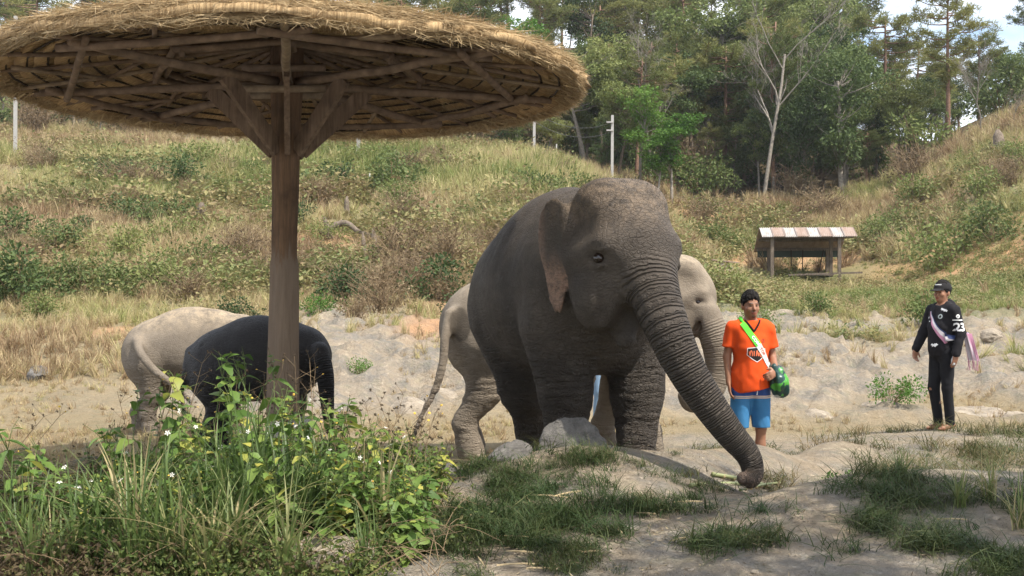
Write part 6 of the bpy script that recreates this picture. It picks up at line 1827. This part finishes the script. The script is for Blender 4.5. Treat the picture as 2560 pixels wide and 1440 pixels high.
# long-bladed tussocks
def long_blades(g, n, h, w, lean):
    V, F, A = [], [], []; n0 = 0
    for _ in range(n):
        a = g.normal(0, 1.0) + (math.pi / 2 if g.random() < .5 else -math.pi / 2) + g.uniform(-1.2, 1.2); L = h * g.uniform(.45, 1.15); ln = lean * g.uniform(.15, 1.3); b = g.normal(0, .06, 2)
        k = 8; t = np.linspace(0, 1, k); r = L * ln * t ** 1.7; z = L * (t - .45 * ln * t ** 2.4)
        c, s = math.cos(a), math.sin(a); ww = w * g.uniform(.6, 1.2) * (1 - t ** 2.2) * (.55 + .45 * np.sin(np.minimum(1, t * 3) * 1.57)) + .0006
        P = np.stack([b[0] + c * r, b[1] + s * r, z - .03], -1); S = np.stack([-s * ww, c * ww, .25 * ww], -1); S2 = S * [1, 1, -1]
        v = np.stack([P - S2, P - [0, 0, .0015], P + S], 1).reshape(-1, 3)
        V.append(v); F.append(np.array([[i * 3 + j, (i + 1) * 3 + j, (i + 1) * 3 + j + 1, i * 3 + j + 1] for i in range(k - 1) for j in range(2)]) + n0); A.append(np.full(len(v), g.random())); n0 += len(v)
    return np.concatenate(V), np.concatenate(F), np.concatenate(A)
TU = [make_mesh('blades', *long_blades(np.random.default_rng(s), 52, .95, .0115, .7)[:2], M_BLADE, True, {'leaf': long_blades(np.random.default_rng(s), 52, .95, .0115, .7)[2]}) for s in (1, 2, 3, 4)]
for i, (px, d, s, lab) in enumerate(((620, 6.7, 1.0, 'big tussock of long green blades in the middle of the weeds'), (540, 6.5, .85, 'long-bladed tussock left of the big one'), (700, 6.6, .95, 'long-bladed tussock right of the big one'), (330, 6.2, .75, 'long-bladed tussock beside the brownish ferns'), (420, 6.0, .8, 'long-bladed tussock mixed with straw-coloured blades before the weeds'), (520, 5.9, .7, 'wide-bladed tussock before the big tussock'), (780, 6.5, .7, 'tussock of blades above the flat slab'), (220, 6.0, .7, 'tussock of fresh blades below the ferns'), (100, 5.9, .65, 'tussock of pale blades below the large-leaved weeds'), (880, 6.9, .6, 'short tussock between the weeds and the small grey rock'), (600, 6.1, .7, 'tussock of mixed blades left of the flat slab'))):
    root = empty('grass_tussock', (wpx(px, d), d, hz(wpx(px, d), d)), rng.uniform(0, 6.28), s); tag(root, lab, 'grass tussock'); o = link('blades', TU[i % 4], root); o['kind'] = 'stuff'
for i, (px, d, s) in enumerate([(rng.uniform(-20, 1000), rng.uniform(5.7, 7.6), rng.uniform(.4, .8)) for _ in range(28)]):
    root = empty('grass_tussock', (wpx(px, d), d, hz(wpx(px, d), d)), rng.uniform(0, 6.28), s); tag(root, 'smaller tussock of green blades in the foreground tangle', 'grass tussock', 'small tussocks of the foreground tangle'); o = link('blades', TU[i % 4], root); o['kind'] = 'stuff'
for px, d, s, rzz, lab in ((2470, 7.0, .36, 0, 'dark tussock hanging over the near bare mound'), (2550, 6.6, .40, 1, 'dark tussock at the outer end of the near bare mound'), (2400, 6.9, .32, 2, 'low dark tussock on the brow of the near bare mound'), (2255, 7.4, .24, 3, 'small tussock on the crest of the near bare mound')):
    root = empty('grass_tussock', (wpx(px, d), d, hz(wpx(px, d), d)), rzz, s); tag(root, lab, 'grass tussock'); o = link('blades', TU[rzz % 4], root); o['kind'] = 'stuff'

# fern at the dark left edge
def frond(L, g):
    V, F = [], []; n0 = 0; k = 26
    for i in range(k):
        t = i / k; c = np.array([L * t * .95, 0, L * (.75 * t - .62 * t * t)]); ll = L * .30 * math.sin(math.pi * (t * .9 + .1)) ** .8 * (1 - .5 * t)
        for s in (-1, 1):
            d = np.array([.35, s * 1.0, -.15]); d /= np.linalg.norm(d); w = .009
            p = np.array([c, c + d * ll * .5 + [w, 0, 0], c + d * ll, c + d * ll * .5 - [w, 0, 0]]); V.append(p); F += [[n0, n0 + 1, n0 + 2, n0 + 3]]; n0 += 4
    return np.concatenate(V), np.array(F)
M_FERN = foliage_mat('fern_brown', [(0, (.05, .035, .018)), (.5, (.06, .055, .02)), (1, (.05, .075, .02))], .3, var=.6)
for j, (px, d, lab) in enumerate(((70, 7.4, 'dark drooping fern at the end of the weed clump'), (-30, 7.2, 'outermost dark fern at the end of the weed clump'), (150, 7.6, 'brownish fern behind the first one'))):
    root = empty('fern', (wpx(px, d), d, hz(wpx(px, d), d))); tag(root, lab, 'fern')
    for i in range(9):
        v, f = frond(rng.uniform(.45, .75), rng); link('frond', make_mesh('frond', v, f, M_FERN, False, {'leaf': np.full(len(v), rng.random())}), root, (0, 0, .1), (0, rng.uniform(-.35, .1), i * .7 + rng.normal(0, .2)))

# dry flowering stalks
for i in range(46):
    px, d, h = (rng.uniform(330, 800), rng.uniform(7.2, 8.0), rng.uniform(.6, .95)) if i < 26 else (rng.uniform(820, 1090), rng.uniform(7.0, 8.1), rng.uniform(.35, .68))
    if i in (0, 1): px, d, h = (-10 + 40 * i, 7.6, .62)
    x = wpx(px, d); root = empty('dry_stalk', (x, d, hz(x, d))); m = MB(); ln = rng.normal(0, .18, 2) if i > 1 else np.array([.45, .1])
    q = catmull([(0, 0, -.03), (ln[0] * h * .3, ln[1] * h * .3, h * .55), (ln[0] * h, ln[1] * h, h)], 8); m.tube(q, np.linspace(.0032, .0015, 8), 4, False)
    tips = []
    for k in range(7):
        b = q[rng.integers(4, 8)]; e = b + np.array([rng.normal(0, .05), rng.normal(0, .05), rng.uniform(.02, .08)]); m.tube([b, e], [.0016, .001], 3, False); tips.append(e)
    tag(root, 'thin dry seed stalk rising out of the weeds' if i > 1 else 'leaning dry seed stalk above the ferns', 'weed', 'dry seed stalks' if i > 1 else 'leaning seed stalks')
    m.build('stem', M_DRYSTEM, root, True)
    for e in tips: link('seed_head', FL['burr' if rng.random() < .8 else 'yellow'], root, e, (rng.normal(0, .6), rng.normal(0, .6), 0), rng.uniform(.9, 1.6))

# undergrowth of the clump: small leaves, dead leaves and twigs nobody could count
M_TANGLE = foliage_mat('tangle_leaves', [(0, (.055, .038, .022)), (.3, (.13, .095, .05)), (.5, (.10, .12, .035)), (.8, (.07, .11, .028)), (1, (.20, .22, .06))], .3, inst=True, var=.5)
for k in range(5):
    n = 60; p = rng.normal(0, .10, (n, 3)); p[:, 2] = np.abs(p[:, 2]) * 1.5; d = unit(n); V, F = leaf_quads(p, d, unit(n), rng.uniform(.03, .06, n), rng.uniform(.008, .015, n))
    proto('tangle#%d' % k, make_mesh('tangle', V, F, M_TANGLE, False, {'leaf': np.tile(rng.random(n), 4)}))
n = 1000; px = rng.uniform(-60, 1180, n); d = rng.uniform(5.6, 8.3, n); x = wpx(px, d)
k = (rng.random(n) < 1 - .9 * sstep(980, 1180, px + 60 * (8.3 - d))) & ~((np.abs(px - 820) < 110) & (np.abs(d - 6.25) < .3)); x, d, px = x[k], d[k], px[k]
tt = np.clip(.62 + .35 * n2(x, d, 1.1, 3, 3.3) + .35 * sstep(700, 1000, px) * (px < 1100) - .45 * sstep(480, 150, px) + rng.normal(0, .12, len(x)), 0, 1)
scatter('weed_tangle', np.stack([x, d, height(x, d) + rng.uniform(0, .05, len(x))], -1), tt, rng.uniform(.5, .9, len(x)), 'tangle', 'tangle of small and dead leaves under the foreground weeds', 'undergrowth', .5)
m = MB()
for _ in range(700):
    px, d = rng.uniform(-40, 1120), rng.uniform(5.8, 8.2); x = wpx(px, d); a = rng.uniform(0, 6.28); L = rng.uniform(.15, .5); z = float(base_height(np.array([x]), np.array([d]))[0]) + .05
    m.tube(catmull([(x, d, z), (x + math.cos(a) * L * .4, d + math.sin(a) * L * .4, z + L * .35), (x + math.cos(a) * L, d + math.sin(a) * L, z + L * rng.uniform(.1, .6))], 5), np.linspace(.003, .0012, 5), 3, False)
o = m.build('weed_twigs', M_DRYSTEM, None, True); tag(o, 'dry twigs criss-crossing under the foreground weeds', 'twigs', kind='stuff')

# ---------------------------------------------------------------- thin midday haze
mh = bpy.data.materials.new('air'); mh.use_nodes = True; th = mh.node_tree; th.nodes.clear()
vo = th.nodes.new('ShaderNodeVolumePrincipled'); vo.inputs['Color'].default_value = (.92, .95, 1.0, 1); vo.inputs['Density'].default_value = 0.00025; vo.inputs['Anisotropy'].default_value = 0.0
ho = th.nodes.new('ShaderNodeOutputMaterial'); th.links.new(vo.outputs[0], ho.inputs['Volume'])
m = MB(); m.box((0, 590, 40), (1700, 1260, 84)); tag(m.build('haze', mh), 'thin pale midday haze over the valley', 'haze', kind='stuff')
